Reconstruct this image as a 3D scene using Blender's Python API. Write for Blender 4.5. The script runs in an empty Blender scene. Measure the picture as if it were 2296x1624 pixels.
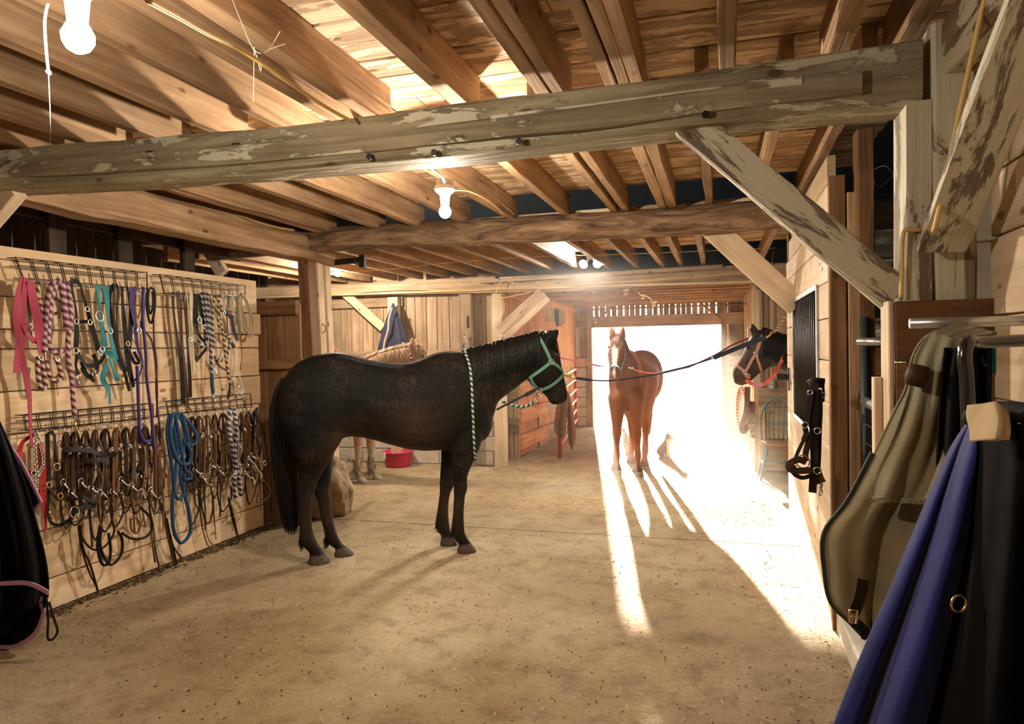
import bpy, bmesh, math, random
from mathutils import Vector, Matrix, noise
random.seed(7)
R=random.Random(11)
SC=bpy.context.scene; COL=SC.collection
V=Vector
# ---------------------------------------------------------------- camera
F=1560.0; YAW=math.atan(467/F); PITCH=math.atan(29/F); ROLL=.0185
_f0=V((-math.sin(YAW),math.cos(YAW),0)); _r0=V((math.cos(YAW),math.sin(YAW),0)); _z=V((0,0,1))
FW=_f0*math.cos(PITCH)-_z*math.sin(PITCH); _u=_z*math.cos(PITCH)+_f0*math.sin(PITCH)
RT=_r0*math.cos(ROLL)-_u*math.sin(ROLL); UP=_u*math.cos(ROLL)+_r0*math.sin(ROLL)
EYE=V((0,0,1.6))
cam_data=bpy.data.cameras.new('camera'); cam=bpy.data.objects.new('camera',cam_data); COL.objects.link(cam)
cam_data.sensor_width=36; cam_data.lens=F/2296*36; cam_data.clip_start=.02; cam_data.clip_end=500
m=Matrix((RT,UP,-FW)).transposed().to_4x4(); m.translation=EYE; cam.matrix_world=m
SC.camera=cam
# ---------------------------------------------------------------- light and exposure
SC.view_settings.view_transform='Standard'; SC.view_settings.look='None'
SC.view_settings.exposure=0.72; SC.view_settings.gamma=1; SC.view_settings.use_curve_mapping=False
w=bpy.data.worlds.new('sky'); SC.world=w; w.use_nodes=True
bg=w.node_tree.nodes['Background']; bg.inputs[0].default_value=(1,.965,.90,1); bg.inputs[1].default_value=3.2
sd=bpy.data.lights.new('sun','SUN'); sd.energy=37; sd.angle=math.radians(.6); sd.color=(1,.82,.62)
sun=bpy.data.objects.new('sun',sd); COL.objects.link(sun)
_az=V((.19,-.98,0)).normalized(); _el=math.radians(11.2)
sun_dir=V((_az.x*math.cos(_el),_az.y*math.cos(_el),-math.sin(_el)))
sun.rotation_euler=sun_dir.to_track_quat('-Z','Y').to_euler(); sun.location=(-4,30,8)
BULB=2.3     # all bulbs' power
SC.cycles.max_bounces=8; SC.cycles.diffuse_bounces=5; SC.cycles.glossy_bounces=2; SC.cycles.transmission_bounces=3
SC.cycles.transparent_max_bounces=4; SC.cycles.sample_clamp_indirect=6; SC.cycles.caustics_reflective=False; SC.cycles.caustics_refractive=False
# ---------------------------------------------------------------- pixel to point on a known plane
def ray(x,y): return FW+RT*((x-1148)/F)+UP*((812-y)/F)
def at(ax,x,y,v):
    d=ray(x,y); i='XYZ'.index(ax); t=(v-EYE[i])/d[i]; return EYE+d*t
def aX(x,y,v): return at('X',x,y,v)
def aY(x,y,v): return at('Y',x,y,v)
def aZ(x,y,v=0): return at('Z',x,y,v)
def onp(x,y,p,n):
    d=ray(x,y); return EYE+d*((V(p)-EYE).dot(V(n))/d.dot(V(n)))
# ---------------------------------------------------------------- objects
def link(o): COL.objects.link(o); return o
def wm(o):
    return o.matrix_basis if o.parent is None else wm(o.parent)@o.matrix_parent_inverse@o.matrix_basis
def attach(o,p):
    if p is not None:
        o.parent=p; o.matrix_parent_inverse=wm(p).inverted()
    return o
def tag(o,label,cat,group=None):
    o['label']=label; o['category']=cat
    if group: o['group']=group
    return o
def empty(name,loc=(0,0,0)):
    o=bpy.data.objects.new(name,None); o.location=loc; o.empty_display_size=.1; return link(o)
def thing(name,label,cat,loc=(0,0,0),group=None): return tag(empty(name,loc),label,cat,group)
def struct(o): o['kind']='structure'; return o
def setting(name): return struct(empty(name))
def mk(name,verts,faces,mat,parent=None,smooth=False,loc=None,mi=None):
    me=bpy.data.meshes.new(name)
    if loc is not None: loc=V(loc); verts=[V(v)-loc for v in verts]
    me.from_pydata([tuple(v) for v in verts],[],faces)
    for mm in (mat if isinstance(mat,(list,tuple)) else [mat]): me.materials.append(mm)
    if mi: me.polygons.foreach_set('material_index',mi)
    if smooth: me.polygons.foreach_set('use_smooth',[True]*len(me.polygons))
    me.update()
    o=link(bpy.data.objects.new(name,me))
    if loc is not None: o.location=loc
    return attach(o,parent)
class MB:
    """collects shapes for ONE mesh"""
    def __init__(s): s.v=[]; s.f=[]; s.m=[]
    def add(s,v,f,m=0):
        b=len(s.v); s.v+=[V(x) for x in v]; s.f+=[tuple(i+b for i in q) for q in f]; s.m+=[m]*len(f)
    def box(s,c,d,mx=None,m=0):
        c=V(c);d=V(d)/2; P=[V((x*d.x,y*d.y,z*d.z)) for x in(-1,1) for y in(-1,1) for z in(-1,1)]
        if mx: P=[mx@p for p in P]
        s.add([c+p for p in P],[(0,1,3,2),(4,6,7,5),(0,4,5,1),(2,3,7,6),(0,2,6,4),(1,5,7,3)],m)
    def bar(s,a,b,w,h,up=(0,0,1),m=0):
        a=V(a);b=V(b);x=(b-a).normalized();up=V(up); y=up.cross(x)
        if y.length<1e-4: y=V((0,1,0)).cross(x)
        y.normalize(); z=x.cross(y)
        P=[p+y*(i*w/2)+z*(j*h/2) for p in(a,b) for i,j in((-1,-1),(1,-1),(1,1),(-1,1))]
        s.add(P,[(3,2,1,0),(4,5,6,7),(0,1,5,4),(1,2,6,5),(2,3,7,6),(3,0,4,7)],m)
    def tube(s,pts,r,n=8,closed=False,m=0,cap=True):
        pts=[V(p) for p in pts]; N=len(pts)
        if not hasattr(r,'__len__'): r=[r]*N
        t0=None; b=len(s.v); prev=None
        for i,p in enumerate(pts):
            if closed: t=pts[(i+1)%N]-pts[i-1]
            else: t=pts[min(i+1,N-1)]-pts[max(i-1,0)]
            if t.length<1e-9: t=V((0,0,1))
            t.normalize()
            if prev is None:
                a=V((0,0,1)) if abs(t.z)<.9 else V((1,0,0)); u=t.cross(a).normalized()
            else:
                u=prev-t*prev.dot(t)
                u=u.normalized() if u.length>1e-6 else t.orthogonal().normalized()
            prev=u; w=t.cross(u)
            for k in range(n):
                a=2*math.pi*k/n; s.v.append(p+(u*math.cos(a)+w*math.sin(a))*r[i])
        for i in range(N if closed else N-1):
            j=(i+1)%N
            for k in range(n):
                k2=(k+1)%n; s.f.append((b+i*n+k,b+i*n+k2,b+j*n+k2,b+j*n+k)); s.m.append(m)
        if not closed and cap:
            s.f.append(tuple(b+k for k in range(n))[::-1]); s.f.append(tuple(b+(N-1)*n+k for k in range(n))); s.m+=[m,m]
    def ribbon(s,pts,w,t,nrm,m=0,closed=False,twist=None):
        """flat strap: width w across, thickness t along nrm"""
        pts=[V(p) for p in pts]; N=len(pts); b=len(s.v); nrm=V(nrm)
        for i,p in enumerate(pts):
            d=(pts[(i+1)%N]-pts[i-1]) if closed else pts[min(i+1,N-1)]-pts[max(i-1,0)]
            if d.length<1e-9: d=V((0,0,1))
            d.normalize(); n0=nrm-d*nrm.dot(d)
            n0=n0.normalized() if n0.length>1e-3 else d.orthogonal().normalized()
            c=d.cross(n0)
            if twist:
                a=twist(i/(N-1)); c,n0=c*math.cos(a)+n0*math.sin(a), n0*math.cos(a)-c*math.sin(a)
            for i2,j2 in((-1,-1),(1,-1),(1,1),(-1,1)): s.v.append(p+c*(i2*w/2)+n0*(j2*t/2))
        for i in range(N if closed else N-1):
            j=(i+1)%N
            for k in range(4):
                k2=(k+1)%4; s.f.append((b+i*4+k,b+i*4+k2,b+j*4+k2,b+j*4+k)); s.m.append(m)
        if not closed: s.f.append((b+3,b+2,b+1,b)); e=b+(N-1)*4; s.f.append((e,e+1,e+2,e+3)); s.m+=[m,m]
    def lathe(s,prof,c=(0,0,0),n=20,m=0,ax=None):
        c=V(c); b=len(s.v); mx=ax or Matrix.Identity(3)
        for r,z in prof:
            for k in range(n):
                a=2*math.pi*k/n; s.v.append(c+mx@V((r*math.cos(a),r*math.sin(a),z)))
        for i in range(len(prof)-1):
            for k in range(n):
                k2=(k+1)%n; s.f.append((b+i*n+k,b+i*n+k2,b+(i+1)*n+k2,b+(i+1)*n+k)); s.m.append(m)
    def ball(s,c,r,n=12,m=0,sc=(1,1,1),mx=None):
        pr=[(math.sin(math.pi*i/n),-math.cos(math.pi*i/n)) for i in range(n+1)]
        pr[0]=(1e-4,-1); pr[-1]=(1e-4,1); b=len(s.v); s.lathe(pr,(0,0,0),n*2,m); c=V(c)
        for i in range(b,len(s.v)):
            q=V((s.v[i].x*sc[0]*r,s.v[i].y*sc[1]*r,s.v[i].z*sc[2]*r))
            if mx: q=mx@q
            s.v[i]=c+q
        k_=n*2; e_=len(s.v)-k_; s.f.append(tuple(b+i for i in range(k_))[::-1]); s.f.append(tuple(e_+i for i in range(k_))); s.m+=[m,m]
    def build(s,name,mat,parent=None,smooth=False,loc=None):
        if not isinstance(mat,(list,tuple)): mat=[mat]
        return mk(name,s.v,s.f,list(mat),parent,smooth,loc,s.m if len(mat)>1 else None)
def frame_of(x,up):
    x=V(x).normalized(); y=V(up).cross(x)
    if y.length<1e-4: y=V((0,1,0)).cross(x)
    if y.length<1e-4: y=V((1,0,0)).cross(x)
    y.normalize(); z=x.cross(y); return Matrix((x,y,z)).transposed()
_tc={}
def timber(name,a,b,w,h,mat,parent=None,up=(0,0,1),rough=0.0,bev=.004,seg=0,bow=0):
    """sawn or hewn timber from a to b; w across, h along up; local X runs along the grain"""
    a=V(a);b=V(b); L=(b-a).length
    key=(round(L,3),round(w,4),round(h,4),rough,bev,seg,bow,mat.name) if rough==0 else None
    if key and key in _tc: me=_tc[key]
    else:
        n=max(1,seg or (int(L/.25) if rough else 1)); vs=[];fs=[]; sd=R.random()*100
        bw=min(bev,w*.3,h*.3)
        for i in range(n+1):
            x=L*i/n
            ring=[(-w/2+bw,-h/2),(w/2-bw,-h/2),(w/2,-h/2+bw),(w/2,h/2-bw),(w/2-bw,h/2),(-w/2+bw,h/2),(-w/2,h/2-bw),(-w/2,-h/2+bw)]
            dy=dz=0
            for k,(y,z) in enumerate(ring):
                if rough:
                    y+=rough*noise.noise(V((x*1.7+sd,k//2*3.1,1))); z+=rough*noise.noise(V((x*1.7+sd,k//2*5.7,9)))
                vs.append((x,y,z+bow*math.sin(math.pi*i/n)))
        for i in range(n):
            for k in range(8):
                k2=(k+1)%8; fs.append((i*8+k,i*8+k2,i*8+8+k2,i*8+8+k))
        fs.append(tuple(range(8))[::-1]); fs.append(tuple(n*8+k for k in range(8)))
        me=bpy.data.meshes.new(name); me.from_pydata(vs,[],fs); me.materials.append(mat)
        if key: _tc[key]=me
    o=link(bpy.data.objects.new(name,me))
    mx=frame_of(b-a,up).to_4x4(); mx.translation=a; o.matrix_basis=mx
    return attach(o,parent)
# ---------------------------------------------------------------- materials
def nmat(name):
    mt=bpy.data.materials.new(name); mt.use_nodes=True; nt=mt.node_tree
    return mt,nt,nt.nodes['Principled BSDF'],nt.nodes.new,nt.links.new
def noise_node(nt,vec,scale,detail=4,rough=.55,dist=0):
    n=nt.nodes.new('ShaderNodeTexNoise'); n.inputs['Scale'].default_value=scale; n.inputs['Detail'].default_value=detail
    n.inputs['Roughness'].default_value=rough; n.inputs['Distortion'].default_value=dist
    if vec is not None: nt.links.new(vec,n.inputs['Vector'])
    return n
def ramp(nt,fac,stops):
    r=nt.nodes.new('ShaderNodeValToRGB'); e=r.color_ramp.elements
    while len(e)<len(stops): e.new(.5)
    for el,(p,c) in zip(e,stops): el.position=p; el.color=(c[0],c[1],c[2],1)
    nt.links.new(fac,r.inputs[0]); return r
def mixc(nt,fac,a,b,mode='MIX'):
    m=nt.nodes.new('ShaderNodeMix'); m.data_type='RGBA'; m.blend_type=mode
    for s,v in((0,fac),(6,a),(7,b)):
        if isinstance(v,(int,float)): m.inputs[s].default_value=v
        elif isinstance(v,tuple): m.inputs[s].default_value=(*v,1)
        else: nt.links.new(v,m.inputs[s])
    return m.outputs[2]
def math_node(nt,op,a,b=None):
    m=nt.nodes.new('ShaderNodeMath'); m.operation=op
    for i,v in enumerate((a,b)):
        if v is None: continue
        if isinstance(v,(int,float)): m.inputs[i].default_value=v
        else: nt.links.new(v,m.inputs[i])
    return m.outputs[0]
def bump(nt,bs,h,strength,dist=.01):
    b=nt.nodes.new('ShaderNodeBump'); b.inputs['Strength'].default_value=strength; b.inputs['Distance'].default_value=dist
    nt.links.new(h,b.inputs['Height']); nt.links.new(b.outputs[0],bs.inputs['Normal'])
def coords(nt,scale=(1,1,1),rnd=True,kind='Object'):
    tc=nt.nodes.new('ShaderNodeTexCoord'); mp=nt.nodes.new('ShaderNodeMapping'); mp.inputs['Scale'].default_value=scale
    src=tc.outputs[kind]
    if rnd:
        oi=nt.nodes.new('ShaderNodeObjectInfo'); ml=nt.nodes.new('ShaderNodeMath'); ml.operation='MULTIPLY'; ml.inputs[1].default_value=57.
        nt.links.new(oi.outputs['Random'],ml.inputs[0])
        ad=nt.nodes.new('ShaderNodeVectorMath'); ad.operation='ADD'; nt.links.new(src,ad.inputs[0]); nt.links.new(ml.outputs[0],ad.inputs[1]); src=ad.outputs[0]
        nt.links.new(src,mp.inputs[0]); return mp.outputs[0],src,oi.outputs['Random']
    nt.links.new(src,mp.inputs[0]); return mp.outputs[0],src,None
def wood(name,dark,mid,light,rough=.75,bmp=.35,paint=None,paint_amt=.5,knots=True,var=.35,grain=1.0):
    """grain runs along each piece's local X"""
    mt,nt,bs,N,L=nmat(name)
    v,src,rnd=coords(nt,(1.1*grain,22*grain,22*grain))
    g=noise_node(nt,v,1.0,5,.6,.6)
    v2,_,_=coords(nt,(.8,5,5)); g2=noise_node(nt,v2,1.0,3,.5,1.2)
    s=math_node(nt,'ADD',math_node(nt,'MULTIPLY',g.outputs[0],.6),math_node(nt,'MULTIPLY',g2.outputs[0],.4))
    col=ramp(nt,s,[(.30,dark),(.48,mid),(.66,light)]).outputs[0]
    # stains and tone differences between pieces
    st=noise_node(nt,src,2.3,3,.6); col=mixc(nt,.55,col,ramp(nt,st.outputs[0],[(.3,(.52,.50,.50)),(.62,(1,1,1))]).outputs[0],'MULTIPLY')
    col=mixc(nt,1.0,col,ramp(nt,rnd,[(0,(1-var,1-var,1-var)),(1,(1,1,1))]).outputs[0],'MULTIPLY')
    if knots:
        vo=N('ShaderNodeTexVoronoi'); vo.inputs['Scale'].default_value=1.0; vk,_,_=coords(nt,(3.2,7,7)); L(vk,vo.inputs['Vector'])
        k=ramp(nt,vo.outputs['Distance'],[(.07,(.22,.15,.10)),(.13,(1,1,1))]); col=mixc(nt,.8,col,k.outputs[0],'MULTIPLY')
    if paint:
        vp,_,_=coords(nt,(2.2,9,9)); p=noise_node(nt,vp,1.0,8,.68,.5)
        pf=ramp(nt,p.outputs[0],[(paint_amt,(1,1,1)),(paint_amt+.035,(0,0,0))])
        col=mixc(nt,pf.outputs[0],col,paint)
        h=math_node(nt,'ADD',g.outputs[0],math_node(nt,'MULTIPLY',pf.outputs[0],.5))
    else: h=g.outputs[0]
    L(col,bs.inputs['Base Color']); bs.inputs['Roughness'].default_value=rough
    bs.inputs['Specular IOR Level'].default_value=.25
    bump(nt,bs,h,bmp,.012); return mt
def plain(name,c,rough=.6,metal=0,spec=.4,nz=0,scale=30,bmp=0,sheen=0):
    mt,nt,bs,N,L=nmat(name); bs.inputs['Base Color'].default_value=(*c,1); bs.inputs['Roughness'].default_value=rough
    bs.inputs['Metallic'].default_value=metal; bs.inputs['Specular IOR Level'].default_value=spec
    if sheen: bs.inputs['Sheen Weight'].default_value=sheen
    if nz or bmp:
        v,src,_=coords(nt,(1,1,1)); n=noise_node(nt,src,scale,4,.6)
        if nz: L(mixc(nt,1.0,c,ramp(nt,n.outputs[0],[(.3,(1-nz,)*3),(.7,(1,1,1))]).outputs[0],'MULTIPLY'),bs.inputs['Base Color'])
        if bmp: bump(nt,bs,n.outputs[0],bmp,.004)
    return mt
def glow(name,c,s):
    mt=bpy.data.materials.new(name); mt.use_nodes=True; nt=mt.node_tree; nt.nodes.clear()
    e=nt.nodes.new('ShaderNodeEmission'); e.inputs[0].default_value=(*c,1); e.inputs[1].default_value=s
    o=nt.nodes.new('ShaderNodeOutputMaterial'); nt.links.new(e.outputs[0],o.inputs[0]); return mt
M={}
M['joist']=wood('rough sawn joist',(.20,.115,.060),(.44,.275,.155),(.66,.45,.28),bmp=.5)
M['deck']=wood('weathered deck board',(.22,.125,.07),(.50,.33,.20),(.74,.54,.36),bmp=.6,var=.25,paint=(.78,.60,.42),paint_amt=.47)
M['old']=wood('old hewn oak',(.10,.06,.03),(.24,.155,.085),(.40,.29,.17),bmp=.7,paint=(.50,.46,.33),paint_amt=.50)
M['grey']=wood('grey weathered timber',(.11,.085,.05),(.30,.25,.16),(.46,.41,.28),bmp=.8,paint=(.50,.47,.35),paint_amt=.44)
M['white']=wood('peeling whitewashed timber',(.15,.115,.08),(.28,.225,.165),(.40,.34,.25),bmp=.5,paint=(.56,.53,.42),paint_amt=.53)
M['flaky']=wood('flaking painted brace',(.10,.075,.055),(.20,.155,.11),(.32,.26,.19),bmp=.7,paint=(.54,.50,.39),paint_amt=.485)
M['pine']=wood('new pine board',(.56,.37,.20),(.72,.52,.32),(.84,.65,.44),bmp=.15,var=.15)
M['pale']=wood('pale pine board',(.52,.38,.24),(.68,.53,.36),(.78,.64,.47),bmp=.2,var=.12)
M['brown']=wood('brown timber',(.11,.05,.022),(.24,.12,.055),(.36,.20,.10),bmp=.35)
M['dark']=wood('dark old board',(.025,.015,.010),(.06,.038,.022),(.11,.07,.04),bmp=.4)
M['barn']=wood('barn wall board',(.19,.125,.08),(.44,.31,.205),(.64,.49,.35),bmp=.4,var=.4)
M['orange']=wood('orange stained board',(.42,.17,.06),(.66,.31,.12),(.80,.44,.20),bmp=.25,var=.3)
def bark():
    mt,nt,bs,N,L=nmat('log bark'); v,src,_=coords(nt,(2.2,11,11)); n=noise_node(nt,v,1,7,.62,1.4)
    c=ramp(nt,n.outputs[0],[(.32,(.05,.028,.015)),(.5,(.20,.12,.07)),(.7,(.40,.27,.17))])
    L(c.outputs[0],bs.inputs['Base Color']); bs.inputs['Roughness'].default_value=.85; bump(nt,bs,n.outputs[0],1.0,.03); return mt
M['bark']=bark()
def floor_mat():
    mt,nt,bs,N,L=nmat('dusty concrete'); tc=N('ShaderNodeTexCoord'); src=tc.outputs['Object']
    a=noise_node(nt,src,.7,5,.6); b=noise_node(nt,src,5,8,.7,.3); c=noise_node(nt,src,38,5,.7)
    col=ramp(nt,a.outputs[0],[(.32,(.28,.20,.11)),(.5,(.38,.295,.18)),(.68,(.49,.41,.28))]).outputs[0]
    col=mixc(nt,1.0,col,ramp(nt,b.outputs[0],[(.34,(.62,.58,.54)),(.50,(.93,.92,.90)),(.7,(1,1,1))]).outputs[0],'MULTIPLY')
    d=ramp(nt,c.outputs[0],[(.34,(.45,.38,.32)),(.46,(1,1,1))]); col=mixc(nt,.55,col,d.outputs[0],'MULTIPLY')
    L(col,bs.inputs['Base Color']); bs.inputs['Roughness'].default_value=.8; bs.inputs['Specular IOR Level'].default_value=.25
    h=math_node(nt,'ADD',math_node(nt,'MULTIPLY',b.outputs[0],1.2),math_node(nt,'MULTIPLY',c.outputs[0],.5))
    bump(nt,bs,h,1.0,.025); return mt
M['floor']=floor_mat()
M['soil']=plain('packed soil',(.30,.20,.11),.95,nz=.5,scale=9,bmp=.8)
M['yard']=plain('sunlit yard',(.62,.50,.34),.95,nz=.35,scale=6,bmp=.5)
M['block']=plain('concrete block',(.62,.58,.50),.9,nz=.25,scale=14,bmp=.5)
M['stone']=plain('field stone',(.40,.30,.19),.9,nz=.5,scale=9,bmp=1.0)
M['iron']=plain('dark iron',(.03,.026,.024),.5,.7)
M['steel']=plain('bright steel',(.75,.74,.72),.25,1)
M['brass']=plain('brass',(.70,.48,.20),.3,1)
M['galv']=plain('galvanised pipe',(.62,.64,.66),.3,.9,nz=.3,scale=20)
M['wire']=plain('black wire',(.02,.018,.018),.4,.5)
M['cable']=plain('yellow cable',(.72,.50,.18),.5)
M['porcelain']=plain('porcelain',(.75,.72,.66),.3)
M['loft']=plain('loft boards with painted shade',(.020,.030,.038),.9)  # teal darkness of the loft gaps is put into the board colour
M['web']=plain('cobweb',(.6,.55,.45),.9)
# ================================================================ the setting
fl=setting('floor')
def slab(name,x0,x1,y0,y1,mat,z=0,t=.12,nx=40,ny=40,amp=.006):
    vs=[];fs=[]
    for j in range(ny+1):
        for i in range(nx+1):
            x=x0+(x1-x0)*i/nx; y=y0+(y1-y0)*j/ny
            e=0 if i in(0,nx) or j in(0,ny) else 1
            vs.append((x,y,z+amp*e*noise.noise(V((x*1.3,y*1.3,0)))+amp*.35*e*noise.noise(V((x*5,y*5,3)))))
    for j in range(ny):
        for i in range(nx):
            a=j*(nx+1)+i; fs.append((a,a+1,a+nx+2,a+nx+1))
    b=len(vs); vs+=[(x0,y0,z-t),(x1,y0,z-t),(x1,y1,z-t),(x0,y1,z-t)]
    e0=[i for i in range(nx+1)]; e1=[j*(nx+1)+nx for j in range(ny+1)]; e2=[ny*(nx+1)+i for i in range(nx,-1,-1)]; e3=[j*(nx+1) for j in range(ny,-1,-1)]
    fs+=[tuple(e0[::-1])+(b,b+1),tuple(e1[::-1])+(b+1,b+2),tuple(e2[::-1])+(b+2,b+3),tuple(e3[::-1])+(b+3,b)]
    return mk(name,vs,fs,mat,fl)
slab('slab',-4.3,.6,-5,5.872,M['floor'],nx=70,ny=120)
slab('slab',-6.6,2.6,5.886,9.3,M['floor'],nx=60,ny=30)
slab('slab',-3.1,1.3,9.302,14.0,M['floor'],nx=40,ny=40)
mk('soil_bed',[(-7,-5.2,-.06),(4,-5.2,-.06),(4,14.1,-.06),(-7,14.1,-.06)],[(0,1,2,3)],M['soil'],fl)
yd=mk('ground',[(-60,14.0,-.02),(60,14.0,-.02),(60,40,-3.2),(-60,40,-3.2),(60,160,-3.4),(-60,160,-3.4)],[(0,1,2,3),(3,2,4,5)],M['yard']); struct(yd)

# ---- tack wall of pine planks
wl=setting('wall_left'); XT=-4.05
zs=[.01,aX(109,1300,XT).z,aX(86,1194,XT).z,aX(100,1078,XT).z,aX(20,976,XT).z,aX(0,880,XT).z,aX(0,783,XT).z,aX(0,738,XT).z,aX(0,664,XT).z,2.27]
zs=sorted(zs)
for i in range(len(zs)-1):
    z0,z1=zs[i]+.004,zs[i+1]-.004; jn=[1.2,3.1,4.4,2.6,4.9,3.6,4.2,2.2,4.8][i%9]; e=5.46+R.uniform(-.03,.03)
    for y0,y1 in((.8,jn-.002),(jn+.002,e)):
        if y1-y0<.1: continue
        timber('plank',(XT-.022+R.uniform(-.002,.002),y0,(z0+z1)/2),(XT-.022+R.uniform(-.002,.002),y1,(z0+z1)/2),.038,z1-z0,M['pine'],wl)
for y in(.9,2.4,3.9,5.3): timber('stud',(XT-.09,y,0),(XT-.09,y,2.2),.09,.09,M['brown'],wl,up=(1,0,0))
# outer walls beyond, dark
wo=setting('wall_outer_left')
for k in range(60):
    y=-5+k*.24; timber('board',(-6.7,y,0),(-6.7,y,4.2),.225,.03,M['dark'],wo,up=(1,0,0))
wf=setting('wall_front')
for k in range(32):
    x=-6.6+k*.24; timber('board',(x,-5.1,0),(x,-5.1,2.9),.235,.03,M['barn'],wf,up=(0,1,0))
mb=MB(); mb.box((-2.9,-5.16,1.6),(7.8,.03,3.2)); mb.build('leak_backing',M['barn'],wf)  # unseen backing added to close the boards against outside light
# loft shell above the joists
lf=setting('wall_loft')
def plate(n,vs,mat,p): return mk(n,vs,[(0,1,2,3)],mat,p)
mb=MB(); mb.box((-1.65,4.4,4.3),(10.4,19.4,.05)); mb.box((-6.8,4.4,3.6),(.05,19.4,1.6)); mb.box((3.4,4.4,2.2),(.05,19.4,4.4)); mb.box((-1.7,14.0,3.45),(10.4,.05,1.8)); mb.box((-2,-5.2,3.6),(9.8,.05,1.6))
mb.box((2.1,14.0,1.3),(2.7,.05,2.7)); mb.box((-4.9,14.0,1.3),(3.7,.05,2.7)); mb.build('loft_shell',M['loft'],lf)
# ---- ceilings
ce=setting('ceiling')
JZ=2.735; JH=.19
# bay 1 joists cross the first beam where the photograph shows them
j1=[(-4.02,.06),(-3.62,.055),(-3.22,.06),(-2.82,.06),(-2.45,.06),(-2.10,.06)]
for px,w in((690,.06),(770,.075),(985,.08),(1187,.06),(1222,.055),(1350,.05),(1383,.05),(1412,.055),(1632,.062),(1900,.075),(2065,.07)):
    j1.append((aY(px,300-.115*(px-300),2.8).x+.0,w))
for x,w in j1:
    s=R.uniform(-.012,.012)
    timber('joist',(x+s,-5,JZ+JH/2),(x,3.21,JZ+JH/2),w,JH,M['joist'],ce,rough=.010,seg=16)
for y,x0,x1 in((1.55,-1.0,-.72),(.7,-2.45,-2.1)): timber('blocking',(x0,y,JZ+JH/2),(x1,y,JZ+JH/2),.045,JH*.9,M['joist'],ce)
# bay 2
j2=[-3.98,-3.55]+[aY(px,490,5.7).x for px in (700,831,919,1025,1136,1258,1370,1396,1483,1506,1592,1700,1800)]
for x in j2: timber('joist',(x,3.22,JZ+JH/2),(x+R.uniform(-.01,.01),5.95,JZ+JH/2),R.uniform(.055,.07),JH,M['joist'],ce,rough=.010,seg=12)
J3=2.60
for k,x in enumerate([-5.6,-5.2,-4.8,-4.4,-4.0,-3.6,-3.2,-2.82,-2.45,-2.08,-1.72,-1.36,-1.0,-.7,-.45,-.18,.14,.48]):
    timber('joist',(x,6.02,J3+.085),(x+R.uniform(-.02,.02),9.0,J3+.085),R.uniform(.05,.06),.17,M['joist'],ce,rough=.006,seg=8)
def deck(x0,x1,y0,y1,z,mat,wd=.19):
    y=y0
    while y<y1:
        w=wd*R.uniform(.8,1.15); w=min(w,y1-y)
        if w<.04: break
        js=R.uniform(x0+1,x1-1)
        for a,b in((x0,js-.003),(js+.003,x1)):
            dz=R.uniform(-.004,.004)
            timber('board',(a,y+w/2,z+dz),(b,y+w/2,z+dz+R.uniform(-.004,.004)),w-.010,.028,mat,ce,bev=.003)
        y+=w
deck(-4.15,.98,-5,5.80,JZ+JH+.014,M['deck'])
deck(-5.9,.9,6.0,8.35,J3+.17+.014,M['deck'],.17)
# bay 4: low ceiling with crosswise joists
for k in range(9): timber('joist',(-2.85,9.25+k*.56,2.48),(.5,9.25+k*.56,2.48),.05,.14,M['joist'],ce)
y=9.0
while y<13.9:
    timber('board',(-2.85,y+.09,2.565),(.5,y+.09,2.565),.175,.025,M['deck'],ce); y+=.18

# ---- back wall of the left bay
wb=setting('wall_back'); YB=9.05
x=-6.6; 
for r_ in range(5):
    x=-6.6+(.2 if r_%2 else 0)
    while x<-2.95:
        l=min(.40,-2.95-x)
        if l>.06: timber('block',(x+.005,YB+.08,.1+r_*.2),(x+l-.005,YB+.08,.1+r_*.2),.18,.19,M['block'],wb,bev=.008)
        x+=.4
mb=MB(); mb.box((-4.78,YB+.09,.5),(3.6,.15,1.0)); mb.build('mortar',M['block'],wb)
timber('rail',(-6.6,YB-.02,1.56),(-2.95,YB-.02,1.56),.06,.09,M['barn'],wb)
timber('rail',(-6.6,YB+.04,1.06),(-2.95,YB+.04,1.06),.18,.10,M['barn'],wb)
timber('rail',(-6.6,YB-.02,2.30),(-4.3,YB-.02,2.30),.05,.13,M['barn'],wb)
x=-6.6
while x<-2.95:
    w=R.uniform(.13,.19)
    timber('board',(x+w/2,YB+.03,1.1),(x+w/2,YB+.03,2.5),w-.008,.025,M['barn'],wb,up=(0,1,0)); x+=w
mb=MB(); mb.box((-4.78,YB+.085,1.9),(3.66,.02,1.7)); mb.box((-3.35,9.75,1.2),(.02,.9,2.4)); mb.build('leak_backing',M['barn'],wb)  # backing added so no sky leaks through the block joints
# ---- far wall with the doorway
wd=setting('wall_back_doorway'); YD=13.95; XL,XR=-2.47,.02; ZH=2.0
timber('header',(-2.9,YD,ZH+.11),(.6,YD,ZH+.11),.12,.22,M['barn'],wd)
x=-2.85
while x<.55:
    w=R.uniform(.075,.11); g=R.uniform(.006,.034)
    timber('slat',(x+w/2,YD+.05,ZH+.2),(x+w/2,YD+.05,2.56),w,.022,M['barn'],wd,up=(0,1,0)); x+=w+g
timber('rail',(-2.9,YD,2.37),(.6,YD,2.37),.05,.03,M['barn'],wd)
for a,b in(((-2.40,YD-.05,2.1),(-2.02,YD-.05,2.45)),((.0,YD-.05,2.1),(-.38,YD-.05,2.45))): timber('brace',a,b,.04,.09,M['barn'],wd,up=(0,1,0))
for x in(-2.53,.08): timber('jamb',(x,YD-.02,0),(x,YD-.02,2.5),.11,.11,M['barn'],wd,up=(0,1,0))
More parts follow.
